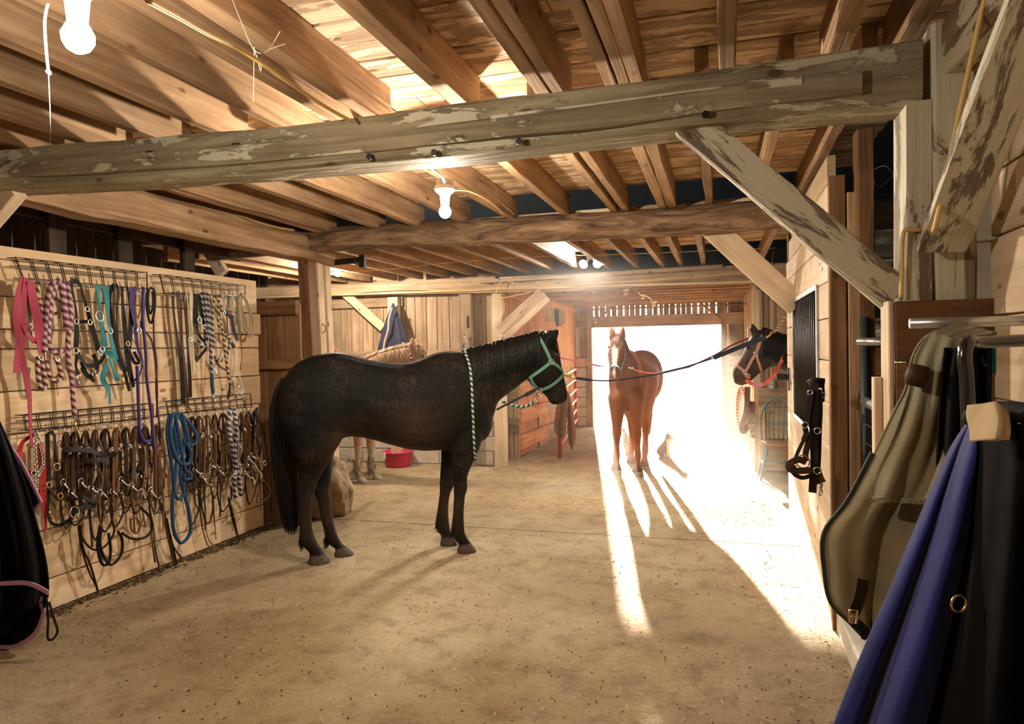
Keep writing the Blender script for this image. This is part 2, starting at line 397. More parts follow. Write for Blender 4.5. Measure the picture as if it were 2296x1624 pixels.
for x0,x1 in((-3.0,-2.6),(.15,.65)):
    for r_ in range(7): timber('block',(x0,YD+.05,.1+r_*.2),(x1,YD+.05,.1+r_*.2),.16,.19,M['block'],wd,bev=.008)
    k=x0
    while k<x1-.05: timber('board',(k+.07,YD+.05,1.4),(k+.07,YD+.05,2.5),.125,.025,M['barn'],wd,up=(0,1,0)); k+=.15
mb=MB(); mb.box((-2.83,YD+.16,1.25),(.62,.02,2.5)); mb.box((.42,YD+.16,1.25),(.60,.02,2.5)); mb.build('leak_backing',M['barn'],wd)  # added backing, blocks light between the boards beside the doorway
# ---- left side of the passage
wp=setting('wall_passage_left'); XP=-2.82
y=9.1
while y<13.85:
    w=R.uniform(.15,.24); zt=2.34 if not(11.2<y<12.9) else R.choice((2.06,2.1,2.0)); z0=1.15
    g=.012
    timber('board',(XP,y+w/2,z0 if y>9.3 else 1.5),(XP,y+w/2,zt),w-g,.028,M['orange'],wp,up=(1,0,0)); y+=w
timber('header',(XP+.01,9.2,2.40),(XP+.01,13.9,2.40),.05,.16,M['orange'],wp)
for y in(10.9,12.95): timber('stud',(XP-.04,y,0),(XP-.04,y,2.5),.08,.08,M['barn'],wp,up=(1,0,0))
y=9.75
while y<13.8:
    w=R.uniform(.12,.2)
    timber('board',(XP-.03,y+w/2,.02),(XP-.03,y+w/2,1.14),w-.006,.025,M['orange'],wp,up=(1,0,0)); y+=w
for z,dx in((.22,.04),(.60,.02),(1.0,.02)):
    timber('rail',(XP+dx,9.68,z+.02),(XP+dx,11.3,z),.05,.2,M['orange'],wp); timber('rail',(XP+dx-.01,11.3,z),(XP+dx-.01,12.9,z-.03),.05,.19,M['barn'],wp)
for z in(.50,.98,.22)[:2]: timber('rail',(-3.35,9.6,z),(XP+.04,9.6,z),.05,.2,M['barn'],wp)
timber('rail',(-3.35,9.6,1.35),(XP+.04,9.6,1.35),.05,.26,M['barn'],wp)
for x in(XP-.10,XP-.01): timber('stud',(x,9.64,0),(x,9.64,1.5),.08,.03,M['barn'],wp,up=(0,1,0))
mb=MB(); mb.box((XP-.10,11.6,1.0),(.02,3.6,1.9)); mb.box((XP-.10,11.0,2.2),(.02,3.0,.5)); mb.box((XP-.10,13.4,2.2),(.02,.9,.5)); mb.build('leak_backing',M['barn'],wp)  # unseen backing added to stop sun leaking through the orange boards
# ---- right side of the passage and the wall behind the chair
wr=setting('wall_right'); XQ=.47
for k in range(14):
    y=9.15+k*.34; timber('board',(XQ+.03,y+.16,0.0),(XQ+.03,y+.16,2.5),.32,.03,M['orange'] if k%3 else M['barn'],wr,up=(1,0,0))
for y in(9.25,9.9,11.0,12.3): timber('stud',(XQ-.03,y,0),(XQ-.03,y,2.45),.09,.09,M['pale'],wr,up=(1,0,0))
timber('header',(XQ,9.1,2.38),(XQ,13.9,2.38),.07,.2,M['barn'],wr)
mb=MB(); mb.box((XQ+.08,11.6,1.3),(.02,4.6,2.6)); mb.build('leak_backing',M['barn'],wr)  # backing added against sun leaks on this side of the passage
YC=9.2
x=XQ
for w in(.11,.09,.19,.12,.2,.2,.2,.2,.2,.2): 
    timber('board',(x+w/2,YC+R.uniform(-.03,.03),1.0),(x+w/2,YC,2.6),w-.006,.03,M['barn'],wr,up=(0,1,0)); x+=w
timber('rail',(XQ-.02,YC-.03,.94),(2.2,YC-.03,.94),.04,.24,M['barn'],wr)
for k in range(2):
    timber('panel_board',(XQ+.06,YC,.22+k*.40),(2.2,YC,.22+k*.40),.03,.39,M['pale'],wr)
timber('stud',(XQ+.02,YC-.03,0),(XQ+.02,YC-.03,.82),.07,.05,M['pale'],wr,up=(0,1,0))
timber('threshold',aZ(1703,1078),aZ(1766,1134),.09,.06,M['pale'],wr)
# partition at the far end of the tack wall
wa=setting('trim_1')
for x,w in((-4.18,.2),(-3.98,.19),(-3.80,.17)): timber('board',(x,5.62,.0),(x,5.62,2.05),w-.006,.03,M['brown'],wa,up=(0,1,0))
timber('rail',(-4.25,5.57,2.02),(-3.72,5.57,2.02),.05,.13,M['brown'],wa)
timber('rail',(-4.25,5.57,1.50),(-3.66,5.57,1.50),.05,.09,M['brown'],wa)
for y in(3.9,4.5,5.2): timber('board',(-4.6,y,1.9),(-4.6,y,3.6),.14,.05,M['dark'],wa,up=(1,0,0))
timber('rail',(-4.66,1,2.75),(-4.66,6,2.62),.05,.16,M['dark'],wa)

# ================================================================ big timbers
def big(name,label,cat,*a,group=None,**k): return tag(timber(name,*a,**k),label,cat,group)
# first cross beam, hewn, with a board nailed along its face
BY=2.80
bl=aY(-140,372,BY); br=aY(2085,160,BY)
b1=thing('hewn_beam','long hewn grey beam crossing the aisle in front, peeling paint at right','beam',((bl+br)/2))
zl=(aY(0,324,BY).z+aY(0,405,BY).z)/2; zr=(aY(2032,112,BY).z+aY(2032,216,BY).z)/2
L0=V((-4.4,BY+.1,zl+.005)); R0=V((.70,BY+.1,zr+.01))
timber('beam_body',L0,R0,.20,.21,M['grey'],b1,rough=.022,bev=.012,seg=40,bow=-.058)
timber('face_board',V((-3.9,BY-.018,zl-.035)),V((.50,BY-.018,zr-.02)),.035,.085,M['grey'],b1,rough=.010,seg=30,bow=-.05)
timber('face_strip',V((-.9,BY-.02,zl*.4+zr*.6-.035)),V((.3,BY-.02,zr+.008)),.03,.03,M['white'],b1,rough=.006,seg=12,bow=-.004)
for px,py in((336,352),(530,335),(741,322)):
    q=aY(px,py,BY-.012); mb=MB(); mb.box(q,(.034,.02,.055)); mb.build('peg_block',M['dark'],b1)
for px,py in((830,352),(975,343),(1165,318),(1582,258)):
    q=aY(px,py,BY-.03); mb=MB(); mb.tube([q,q+V((0,-.012,0))],.014,10); mb.build('bolt_head',M['iron'],b1)
b1['label']='long hewn grey beam crossing the aisle in front, peeling paint at right'
# second cross beam: round log with bark
def log(name,a,b,r0,r1,mat,parent=None,n=60,k=18):
    a=V(a);b=V(b);mx=frame_of(b-a,(0,0,1));L=(b-a).length;vs=[];fs=[]
    for i in range(n+1):
        t=i/n; r=r0+(r1-r0)*t
        for j in range(k):
            th=2*math.pi*j/k; rr=r*(1+.10*noise.noise(V((t*9,math.cos(th)*1.2,math.sin(th)*1.2)))+.05*noise.noise(V((t*40,math.cos(th)*3,math.sin(th)*3))))
            vs.append(V((L*t,rr*math.cos(th),rr*math.sin(th)+.03*math.sin(t*5+.6))))
    for i in range(n):
        for j in range(k):
            j2=(j+1)%k; fs.append((i*k+j,i*k+j2,i*k+k+j2,i*k+k+j))
    fs+= [tuple(range(k))[::-1],tuple(n*k+j for j in range(k))]
    o=mk(name,vs,fs,mat,None,True); m4=mx.to_4x4(); m4.translation=a; o.matrix_basis=m4; return attach(o,parent)
p0=aY(480,562,5.88); p1=aY(1770,471,5.92)
lg=log('log_beam',p0,p1+(p1-p0).normalized()*.25,.118,.116,M['bark'])
tag(lg,'rough round log beam with bark carrying the middle joists','beam')
# third cross beam of sawn boards with the yellow cable
g3=thing('sawn_beam','sawn timber beam with yellow cable clipped along it, before the doorway','beam',(-2.5,8.9,2.4))
q0=aY(700,650,8.85); q1=aY(1200,641,8.85); q2=aY(1700,612,8.85)
timber('beam_plank',V((-6.6,8.9,q0.z)),q1+V((0,.05,0)),.10,.15,M['barn'],g3,rough=.006)
timber('beam_plank',q1+V((0,.05,0)),q2+V((0.5,.05,.01)),.10,.17,M['barn'],g3,rough=.006)
timber('top_plank',aY(1075,632,8.80),aY(1620,598,8.80),.05,.05,M['barn'],g3)
timber('lower_ledge',V((-6.6,8.86,q0.z-.08)),V((.5,8.86,q2.z-.10)),.12,.02,M['pale'],g3)
def cable(name,pts,r,mat,parent=None,n=6,sub=6):
    pts=[V(p) for p in pts]; P=[]
    for i in range(len(pts)-1):
        a=pts[max(i-1,0)];b=pts[i];c=pts[i+1];d=pts[min(i+2,len(pts)-1)]
        for k in range(sub):
            t=k/sub; P.append(.5*((2*b)+(c-a)*t+(2*a-5*b+4*c-d)*t*t+(3*b-a-3*c+d)*t*t*t))
    P.append(pts[-1]); mb=MB(); mb.tube(P,r,n); return mb.build(name,mat,parent,True)
def spline(pts,sub=6):
    pts=[V(p) for p in pts]; P=[]
    for i in range(len(pts)-1):
        a=pts[max(i-1,0)];b=pts[i];c=pts[i+1];d=pts[min(i+2,len(pts)-1)]
        for k in range(sub):
            t=k/sub; P.append(.5*((2*b)+(c-a)*t+(2*a-5*b+4*c-d)*t*t+(3*b-a-3*c+d)*t*t*t))
    P.append(pts[-1]); return P
cable('cable',[aY(px,py,8.79) for px,py in((705,668),(760,660),(900,650),(1000,652),(1120,648),(1240,642),(1340,636),(1500,626),(1620,616),(1690,612))],.006,M['cable'],g3)
cable('cable',[aY(px,py,8.78) for px,py in((1190,655),(1118,668),(1118,640),(1130,630),(1150,633),(1143,620))],.006,M['cable'],g3)
# plates along the aisle
big('plate_beam','hewn plate beam running along the top of the left wall','beam',(-3.85,-5,2.62),(-3.85,6.3,2.60),.22,.22,M['joist'],rough=.03,bev=.02,seg=40)
big('plate_beam','plate beam under the joists along the right wall','beam',(.86,-5,2.63),(.86,2.9,2.63),.20,.19,M['old'],rough=.02,bev=.015,seg=24)
# posts
def pbox(label,x0,x1,y0,y1,z0,z1,mat,name='post',rough=.012,parent=None):
    o=timber(name,((x0+x1)/2,(y0+y1)/2,z0),((x0+x1)/2,(y0+y1)/2,z1),x1-x0,y1-y0,mat,parent,up=(0,1,0),rough=rough,bev=.008,seg=10)
    if label: tag(o,label,'post')
    return o
x0=aY(2028,440,BY).x; x1=aY(2090,440,BY).x; x2=aY(2190,440,BY).x
pbox('whitewashed post under the right end of the hewn beam',x0+.003,x1+.004,BY+.0,BY+.20,0,zr-.10,M['white'])
pbox('tall whitewashed post beside the hewn beam end, right of the other',x1+.008,x2,BY+.0,BY+.22,0,2.72,M['white'])
# left post by the tack wall
lp0=aY(666,575,5.9); lp1=aY(679,808,5.9); lpx=aY(690,574,5.9).x-lp0.x
tp=thing('door_post','brown post beyond the tack wall, carrying the log beam on a boulder','post',(lp1.x,5.95,0))
xb=lp0.x+(lp1.x-lp0.x)*2.0
timber('post_body',(xb+.055,5.97,0.25),(lp0.x+.055,5.97,2.56),.115,.14,M['brown'],tp,up=(0,1,0),rough=.008)
timber('lit_side_board',(xb+.05,6.12,0.2),(lp0.x+.055,6.12,2.56),.115,.10,M['pale'],tp,up=(0,1,0),rough=.004)  # pale colour paints in the light on the post's side face
timber('lit_side_board',(xb+.05,6.26,0.2),(lp0.x+.055,6.26,2.56),.115,.10,M['pale'],tp,up=(0,1,0),rough=.004)  # second strip of the lit side, its light also in the colour
# post of the far bay (left corner of the passage)
c0=aY(1110,900,9.0).x; c1=aY(1132,900,9.0).x
pbox('light square post at the left corner of the passage, beside the block wall',c0,c1,8.93,9.12,0,2.36,M['pale'])
c0=aY(1034,700,9.0).x; c1=aY(1062,700,9.0).x
tag(pbox(None,c0,c1,8.90,9.0,0.0,2.36,M['barn']),'wall post with a dark slot, right of the middle board panel','post')
mb=MB(); q=aY(1049,722,8.895); mb.box(q,(.03,.012,.16)); mb.build('slot',M['dark'],bpy.data.objects[[o.name for o in COL.objects if o.get('label','').startswith('wall post with')][0]])
c0=aY(876,700,9.0).x; c1=aY(898,700,9.0).x
pbox('wall post behind the hanging navy blanket',c0,c1,8.90,9.0,0,2.36,M['pale'])
# braces
def brace(label,ax,v,pts,w,h,mat,th=.09):
    a=at(ax,*pts[0],v); b=at(ax,*pts[1],v); d=(b-a).normalized(); n=V((0,1,0))
    return tag(timber('brace',a,b,th,h,mat,None,up=n.cross(d),rough=.010,bev=.006,seg=14),label,'brace')
a=aY(1558,288,BY); b=aY(2010,668,BY)
brace('wide weathered brace with flaking paint from hewn beam down to right post','Y',BY+.09,((1526,262),(2010,665)),.1,.128,M['flaky'])
brace('plain sawn brace under the log beam, ending behind the stall front','Y',6.08,((1585,500),(1790,686)),.1,.19,M['pale'],.06)
brace('small brace under the log beam at its left end','Y',5.9,((445,520),(500,615)),.1,.13,M['pale'],.07)
brace('short brace at the extreme left edge under the hewn beam','Y',BY+.1,((38,425),(-60,540)),.1,.10,M['pale'],.07)
brace('brace from the sawn beam across the passage corner above the black horse','Y',8.84,((1222,660),(1125,750)),.1,.23,M['barn'],.05)
brace('slanting brace on the board wall behind the bridled roan horse','Y',8.93,((775,660),(860,735)),.1,.12,M['pale'],.05)
# brace towards the camera by the right wall
a=V((.70,2.72,1.80)); b=aX(2225,-60,.74)
tag(timber('brace',V((.735,2.74,1.92)),V((.80,1.75,2.70)),.035,.15,M['white'],None,up=(1,0,0),rough=.01,seg=10),'steep brace rising toward the ceiling before the right post','brace')

# ---- near right wall of planks
wn=setting('wall_near_right'); XN=.90; YN=aX(2226,700,XN).y
z0=0
edges=[0,.32,.62,.92]
for px,py in((2226,893),(2227,708),(2230,531),(2230,385)): edges.append(aX(px,py,XN).z)
edges+=[2.62]
edges=sorted(set(round(e,3) for e in edges)); edges=[e for i,e in enumerate(edges) if i==0 or e-edges[i-1]>.05]
for i in range(len(edges)-1):
    timber('plank',(XN+.02,-5,(edges[i]+edges[i+1])/2),(XN+.02,YN+R.uniform(-.01,.01),(edges[i]+edges[i+1])/2),.04,edges[i+1]-edges[i]-.006,M['pale'],wn,rough=.004,seg=20)
for z in(.15,.45,.75,1.05,1.35,1.6,1.85,2.1,2.35):
    timber('plank',(.70,3.06,z),(1.3,3.06,z),.03,.245,M['brown'] if z<1.7 else M['pine'],wn)
# low partition face at the foot of the posts
lowx=aY(2006,700,BY-.03).x; ztop=aY(2100,672,BY-.03).z
for i in range(8):
    h=ztop/8; timber('plank',(lowx,BY-.035,h*(i+.5)),(XN,BY-.035,h*(i+.5)),.03,h-.005,M['brown'],wn)
timber('edge_board',(lowx-.012,BY+.03,0),(lowx-.012,BY+.03,ztop),.018,.13,M['pale'],wn,up=(0,1,0))
timber('cleat',(lowx-.035,BY+.09,0),(lowx-.035,BY+.09,1.47),.03,.05,M['pale'],wn,up=(0,1,0))
# stall interior on the right
ws=setting('wall_stall_right')
for i in range(10):
    timber('plank',(3.1,2.9,.13+i*.26),(3.1,6.9,.13+i*.26),.03,.25,M['dark'],ws)
    if i not in(4,7): timber('plank',(.78,6.86,.13+i*.26),(3.1,6.86,.13+i*.26),.03,.25,M['brown'] if i<6 else M['grey'],ws)
mb=MB(); mb.box((2.05,6.89,1.4),(2.5,.02,2.9)); mb.box((3.14,5,1.4),(.02,4.2,2.9)); mb.build('leak_backing',M['dark'],ws)  # added backing panels close sky leaks behind the stall planks
timber('brace',(1.35,6.82,1.75),(2.0,6.82,2.5),.04,.12,M['grey'],ws,up=(0,1,0))
kb=struct(timber('trim_2',(.60+.06,2.6,.05),(.60+.06,6.8,.05),.12,.15,M['block'],None,bev=.01,rough=.006,seg=20))
mb=MB(); mb.box((1.9,4.9,-.0),(2.4,4.2,.05)); o=mb.build('stall_bedding',M['soil'],fl)

# ---- stall front with the barred window
sf=thing('stall_front','pale pine stall front with a barred window, right of the aisle','stall front',(.60,5.5,0))
XS=.58; Y0,Y1=4.24,6.76; W0=aX(1834,700,XS).y; W1=aX(1781,800,XS).y
zb=aX(1802,948,XS).z; zt=aX(1806,660,XS).z
print('window',W0,W1,zb,zt)
def sp(y0,y1,z0,z1,m='pale'): timber('plank',(XS+.025,y0,(z0+z1)/2),(XS+.025,y1,(z0+z1)/2),.045,z1-z0-.005,M[m],sf,rough=.003,seg=6)
rows=[0.02,.26,.50,.74,.98,zb,zb+.24,zb+.48,zb+.72,zt,zt+.22]
rows=sorted(rows)
for a_,b_ in zip(rows[:-1],rows[1:]):
    if a_>=zb-1e-6 and b_<=zt+1e-6: sp(Y0,W0,a_,b_); sp(W1,Y1,a_,b_)
    elif b_-a_>.03: sp(Y0,Y1,a_,b_)
zz=zt+.22
for k in range(3):
    b_=zz+.16; sp(Y0+.0,Y1-.25*k,zz,b_); zz=b_
gr=MB()
gr.bar((XS-.006,W0,zb),(XS-.006,W1,zb),.012,.03); gr.bar((XS-.006,W0,zt),(XS-.006,W1,zt),.012,.03)
gr.bar((XS-.006,W0,zb),(XS-.006,W0,zt),.03,.012,up=(1,0,0)); gr.bar((XS-.006,W1,zb),(XS-.006,W1,zt),.03,.012,up=(1,0,0))
wfz=gr.build('window_frame',M['galv'],sf)
nb=15
for k in range(nb):
    y=W0+(W1-W0)*(k+.5)/nb; g=MB(); g.tube([(XS+.01,y,zb),(XS+.01,y,zt)],.009,8); g.build('window_bar',M['iron'],sf,True)
timber('end_post',(.625,4.21,0),(.625,4.21,2.52),.085,.05,M['brown'],sf,up=(0,1,0),rough=.003)
timber('end_post',(.70,4.20,0),(.70,4.20,2.42),.05,.05,M['joist'],sf,up=(0,1,0),rough=.003)
pbox('dark brown post right of the barred stall front, reaching the joists',.715,.80,4.12,4.24,0,2.74,M['brown'])
pbox('post at the far end of the barred stall front',.60,.74,6.78,6.92,0,2.62,M['brown'])
lt=MB(); q=aX(1768,845,XS-.01); lt.box(q+V((-.05,0,0)),(.10,.06,.05)); lt.box(q+V((.0,0,-.02)),(.01,.05,.2)); lt.build('latch_block',M['iron'],sf)
# ================================================================ lamps and wiring
def bulb_mat(n,c,s): return glow(n,c,s)
LIT=bulb_mat('lit bulb',(1,.86,.68),380*BULB)
LITM=bulb_mat('lit middle bulb',(1,.85,.66),1000*BULB)
LITS=bulb_mat('lit bulb behind beam',(1,.82,.60),1250*BULB)
FLOOD=bulb_mat('lit flood lamp',(1,.90,.76),950*BULB)
DIM=plain('unlit bulb',(.85,.78,.62),.15)
def lamp(label,p,mat,r=.034,group=None,mount=.09):
    """bare bulb in a porcelain holder on an octagonal box; p = bulb centre"""
    p=V(p); t=thing('ceiling_lamp',label,'lamp',p+V((0,0,r+.05+mount)),group)
    mb=MB(); mb.lathe([(.001,r+.055+mount),(.052,r+.055+mount),(.052,r+.055+mount-.035),(.001,r+.055+mount-.035)],p,8); mb.build('junction_box',M['galv'],t)
    mb=MB(); mb.lathe([(.001,r+.02+mount),(.056,r+.02+mount),(.060,r+.005+mount),(.05,r-.01+mount),(.028,r-.03+mount),(.022,r+.0),(.001,r+.0)],p,20); mb.build('lamp_holder',M['porcelain'],t,True)
    mb=MB(); pr=[(.012,r+.03),(.014,r+.012),(r*.75,r*.72),(r,r*.2),(r*.96,-r*.25),(r*.7,-r*.72),(r*.3,-r*.96),(.001,-r)]
    mb.lathe(pr,p,20); mb.build('bulb',mat,t,True); return t
b1p=aY(175,85,1.30); lamp('bright bare bulb at upper left, nearest lamp, pull string beside it',b1p,LIT,.036)
b2p=aY(998,476,3.66); lamp('lit bare bulb between the hewn beam and the log beam',b2p,LITM,.034)
b3p=aY(757,614,7.6); lamp('lit bare bulb over the roan horse, near the door post',b3p,LITS,.034,mount=.05)
# twin flood lamp
fc=aY(1325,590,8.45); fl2=thing('flood_lamp','twin-headed flood lamp glaring before the sawn beam','lamp',fc+V((0,0,.08)))
mb=MB(); mb.lathe([(.001,.09),(.06,.09),(.06,.05),(.001,.05)],fc,16); mb.build('base',M['iron'],fl2)
for s in(-1,1):
    c=fc+V((s*.085,-.03,-.01)); mx=frame_of((s*.25,-.8,-.45),(0,0,1)); ax=Matrix((mx.col[1],mx.col[2],mx.col[0])).transposed()
    mb=MB(); mb.lathe([(.001,-.10),(.02,-.10),(.03,-.05),(.055,0),(.055,.01)],c,16,ax=ax); mb.bar(fc+V((0,0,.06)),c-mx.col[0]*.08,.014,.014); hd=mb.build('lamp_head',M['porcelain'],fl2,True)
    mb=MB(); mb.lathe([(.052,.008),(.035,.02),(.001,.024)],c,16,ax=ax); mb.build('lens',FLOOD,hd,True)
for px,py,y in((1403,657,9.8),(1441,666,11.0),(1466,684,12.2)):
    t=lamp({1403:'unlit bulb hanging in the low passage, the nearest of three',1441:'unlit lamp in the low passage, middle of three',1466:'unlit lamp in the low passage, farthest of three'}[px],aY(px,py,y),DIM,.034,mount=.02)
cable('wire',[aY(px,py,9.7+k*.3) for k,(px,py) in enumerate(((1398,645),(1412,641),(1425,650),(1438,662),(1450,664),(1460,672)))],.006,M['porcelain'],thing('lamp_wire','white wire linking the unlit lamps in the passage','cable',aY(1425,650,10)))
def tcable(label,pts,r=.007,mat='cable',cat='cable'):
    o=cable('electric_cable',pts,r,M[mat]); return tag(o,label,cat)
tcable('yellow cable along the joist side over the nearest bulb, running to the hewn beam',[aY(330,0,1.2),aY(400,38,1.45),aY(470,78,1.65),aY(545,115,1.9),aY(640,180,2.15),aY(740,245,2.55),aY(790,272,2.72)])
tcable('yellow cable curving along a joist right of the middle bulb',[aY(955,368,3.1),aY(990,395,3.4),aY(997,410,3.62),aY(1010,425,3.68),aY(1050,428,4.1),aY(1095,450,4.6),aY(1130,480,5.3)])
tcable('pale cable looping under the joists left of the middle bulb',[aY(335,472,4.6),aY(400,465,4.7),aY(440,457,4.8),aY(520,478,5.0),aY(600,505,5.3),aY(660,516,5.6)])
tcable('cable clipped down the steep brace and across the right post',[aX(2212,-20,.755),aX(2180,120,.735),aX(2146,280,.715),aX(2116,420,.695),aX(2096,510,.68),aY(2085,514,2.78),aY(2050,516,2.78),aY(2026,522,2.78),aY(2022,600,2.78),aY(2020,668,2.78)],.008,'cable')
tcable('thin wire slung under the joists before the sawn beam',[aY(705,610,7.2),aY(850,606,7.4),aY(1000,590,7.6),aY(1200,576,7.7),aY(1400,570,7.8),aY(1600,562,7.9),aY(1740,556,8.0)],.004)
tcable('yellow cable dropping down the boards behind the dark bay horse head',[aY(1735,560,9.1),aY(1730,600,9.1),aY(1732,700,9.1),aY(1730,790,9.12),aY(1729,855,9.12)],.006)
# pull string with cobweb by the nearest bulb
t=thing('pull_string','knotted pull string hanging left of the nearest bulb','string',aY(105,10,1.3))
mb=MB(); mb.tube(spline([aY(108,8,1.3),aY(102,30,1.3),aY(100,60,1.3),aY(103,110,1.3),aY(108,160,1.3)]),[.0035]*25,6); mb.build('cord',M['web'],t,True)
mb=MB(); mb.ball(aY(108,163,1.3),.007,8); mb.tube([aY(109,168,1.3),aY(112,240,1.3),aY(113,318,1.3)],.0012,4); mb.build('knot',M['web'],t,True)
# cobwebs
for lab,Y,chains in(('cobweb strands hanging from the joists left of the twin joist',2.0,[[(521,0),(545,60),(565,105),(585,120),(605,108),(628,70)],[(565,105),(575,125),(585,160),(590,120),(640,98)],[(570,105),(568,230)]]),
    ('cobweb in the dark corner above the far right stall',4.9,[[(1955,395),(1970,420),(1990,405),(2010,390)],[(1950,385),(1985,372),(2008,400)]])):
    mb=MB()
    for c in chains: mb.tube(spline([aY(x,y,Y) for x,y in c],4),.0014,4)
    tag(mb.build('cobweb',M['web']),lab,'cobweb')
# iron bracket with rings under the log beam
t=thing('iron_bracket','dark iron hinge bar and bracket under the log beam by the door post','bracket',aY(800,590,6.3))
mb=MB(); mb.bar(aY(708,593,6.3),aY(812,583,6.3),.03,.055); mb.build('bar',M['iron'],t)
mb=MB(); mb.bar(aY(813,600,6.28),aY(813,572,6.28),.06,.05,up=(0,1,0)); mb.tube([aY(x,y,6.25) for x,y in((796,582),(802,578),(806,586),(802,596),(796,592))],.006,6,True); mb.build('bracket_plate',M['iron'],t)
# outlet
t=thing('wall_outlet','double wall outlet with cover plate on the boards below the dark bay horse','outlet',aY(1729,862,9.1))
q=aY(1729,862,9.14); mb=MB(); mb.box(q,(.08,.02,.13)); mb.build('cover_plate',M['galv'],t)
for dz in(-.028,.028):
    mb=MB(); mb.tube([q+V((0,-.008,dz)),q+V((0,-.018,dz))],.02,14); mb.build('socket',M['porcelain'],t)
# ================================================================ horses
from mathutils.bvhtree import BVHTree
def Z4(x,y): return (580+x/2.707,700+y/2.707)
def Z1(x,y): return (680+x/3.008,560+y/3.008)
def Z9(x,y): return (1640+x/9.02,700+y/9.02)
class Frame:
    """horse frame: s forward, l left, z up"""
    def __init__(f,o,t): f.o=V(o); f.t=V((t[0],t[1],0)).normalized(); f.l=V((-f.t.y,f.t.x,0))
    def w(f,s,l,z): return f.o+f.t*s+f.l*l+V((0,0,z))
    def loc(f,p): d=V(p)-f.o; return (d.dot(f.t),d.dot(f.l),d.z)
    def px(f,x,y,l=0): p=onp(x,y,f.o+f.l*l,f.l); q=f.loc(p); return (q[0],q[2])
def ringv(c,a,b,k=20,e=1.0):
    return [c+a*(math.copysign(abs(math.cos(2*math.pi*i/k))**e,math.cos(2*math.pi*i/k)))+b*(math.copysign(abs(math.sin(2*math.pi*i/k))**e,math.sin(2*math.pi*i/k))) for i in range(k)]
def loft(mb,rings):
    b=len(mb.v);k=len(rings[0])
    for r in rings: mb.v+=r
    for i in range(len(rings)-1):
        for j in range(k):
            j2=(j+1)%k; mb.f.append((b+i*k+j,b+i*k+j2,b+i*k+k+j2,b+i*k+k+j)); mb.m.append(0)
    mb.f.append(tuple(b+j for j in range(k))[::-1]); e=b+(len(rings)-1)*k; mb.f.append(tuple(e+j for j in range(k))); mb.m+=[0,0]
def cr(P,t):
    n=len(P)-1; i=min(int(t*n),n-1); u=t*n-i
    a=P[max(i-1,0)];b=P[i];c=P[i+1];d=P[min(i+2,n)]
    return [.5*((2*b[k])+(c[k]-a[k])*u+(2*a[k]-5*b[k]+4*c[k]-d[k])*u*u+(3*b[k]-a[k]-3*c[k]+d[k])*u*u*u) for k in range(len(b))]
def sag(mb,st,sub=4,head=False):
    """loft through sagittal stations ((s,z)top,(s,z)bottom,halfwidth)"""
    P=[(a[0],a[1],b[0],b[1],w) for a,b,w in st]; n=(len(P)-1)*sub; R_=[]
    for i in range(n+1):
        q=cr(P,i/n); T=V((q[0],0,q[1]));B=V((q[2],0,q[3])); c=(T+B)/2; R_.append(ringv(c,(T-B)/2,V((0,q[4],0)),24,.93))
    loft(mb,R_)
def leg(mb,pts,y0,y1):
    """pts: (s,z,half s,half l); y0 top to y1 bottom"""
    zt=pts[0][1]; p_=pts[0]; pts=[(p_[0],p_[1]+.16,p_[2]*.35,p_[3]*.3),(p_[0],p_[1]+.09,p_[2]*.72,p_[3]*.65)]+list(pts); n=(len(pts)-1)*4; R_=[]
    for i in range(n+1):
        q=cr(pts,i/n); f=min(1,max(0,(zt-q[1])/(zt*.75))); yy=y0+(y1-y0)*f
        R_.append(ringv(V((q[0],yy,q[1])),V((q[2],0,0)),V((0,q[3],0)),18))
    loft(mb,R_)
def remesh(name,mb,vox,smooth=6):
    me=bpy.data.meshes.new(name); me.from_pydata([tuple(v) for v in mb.v],[],mb.f); o=bpy.data.objects.new(name,me); COL.objects.link(o)
    r=o.modifiers.new('r','REMESH'); r.mode='VOXEL'; r.voxel_size=vox
    s=o.modifiers.new('s','SMOOTH'); s.factor=.5; s.iterations=smooth
    dg=bpy.context.evaluated_depsgraph_get(); dg.update(); m2=bpy.data.meshes.new_from_object(o.evaluated_get(dg))
    bpy.data.objects.remove(o); bpy.data.meshes.remove(me); m2.name=name
    m2.polygons.foreach_set('use_smooth',[True]*len(m2.polygons)); return m2
def coat_mat(name,rough=.5,curl=.35,scale=55,sheen=.3,dusty=None,spec=.3):
    mt,nt,bs,N,L=nmat(name); at_=N('ShaderNodeVertexColor'); at_.layer_name='coat'
    tc=N('ShaderNodeTexCoord'); mp=N('ShaderNodeMapping'); mp.inputs['Scale'].default_value=(1,1,.45); L(tc.outputs['Object'],mp.inputs[0])
    n=noise_node(nt,mp.outputs[0],scale,6,.7,1.5); n2=noise_node(nt,tc.outputs['Object'],4.5,5,.6)
    col=mixc(nt,.7,at_.outputs[0],ramp(nt,n.outputs[0],[(.35,(.45,.45,.45)),(.6,(1,1,1))]).outputs[0],'MULTIPLY')
    if dusty:
        f=ramp(nt,math_node(nt,'MULTIPLY',n.outputs[0],n2.outputs[0]),[(.27,(0,0,0)),(.40,(1,1,1))]); col=mixc(nt,math_node(nt,'MULTIPLY',f.outputs[0],.55),col,dusty)
    L(col,bs.inputs['Base Color']); bs.inputs['Roughness'].default_value=rough; bs.inputs['Specular IOR Level'].default_value=spec; bs.inputs['Sheen Weight'].default_value=sheen*.3
    bump(nt,bs,n.outputs[0],curl,.01); return mt
EYE_M=plain('dark horse eye',(.01,.006,.004),.08,spec=.8)
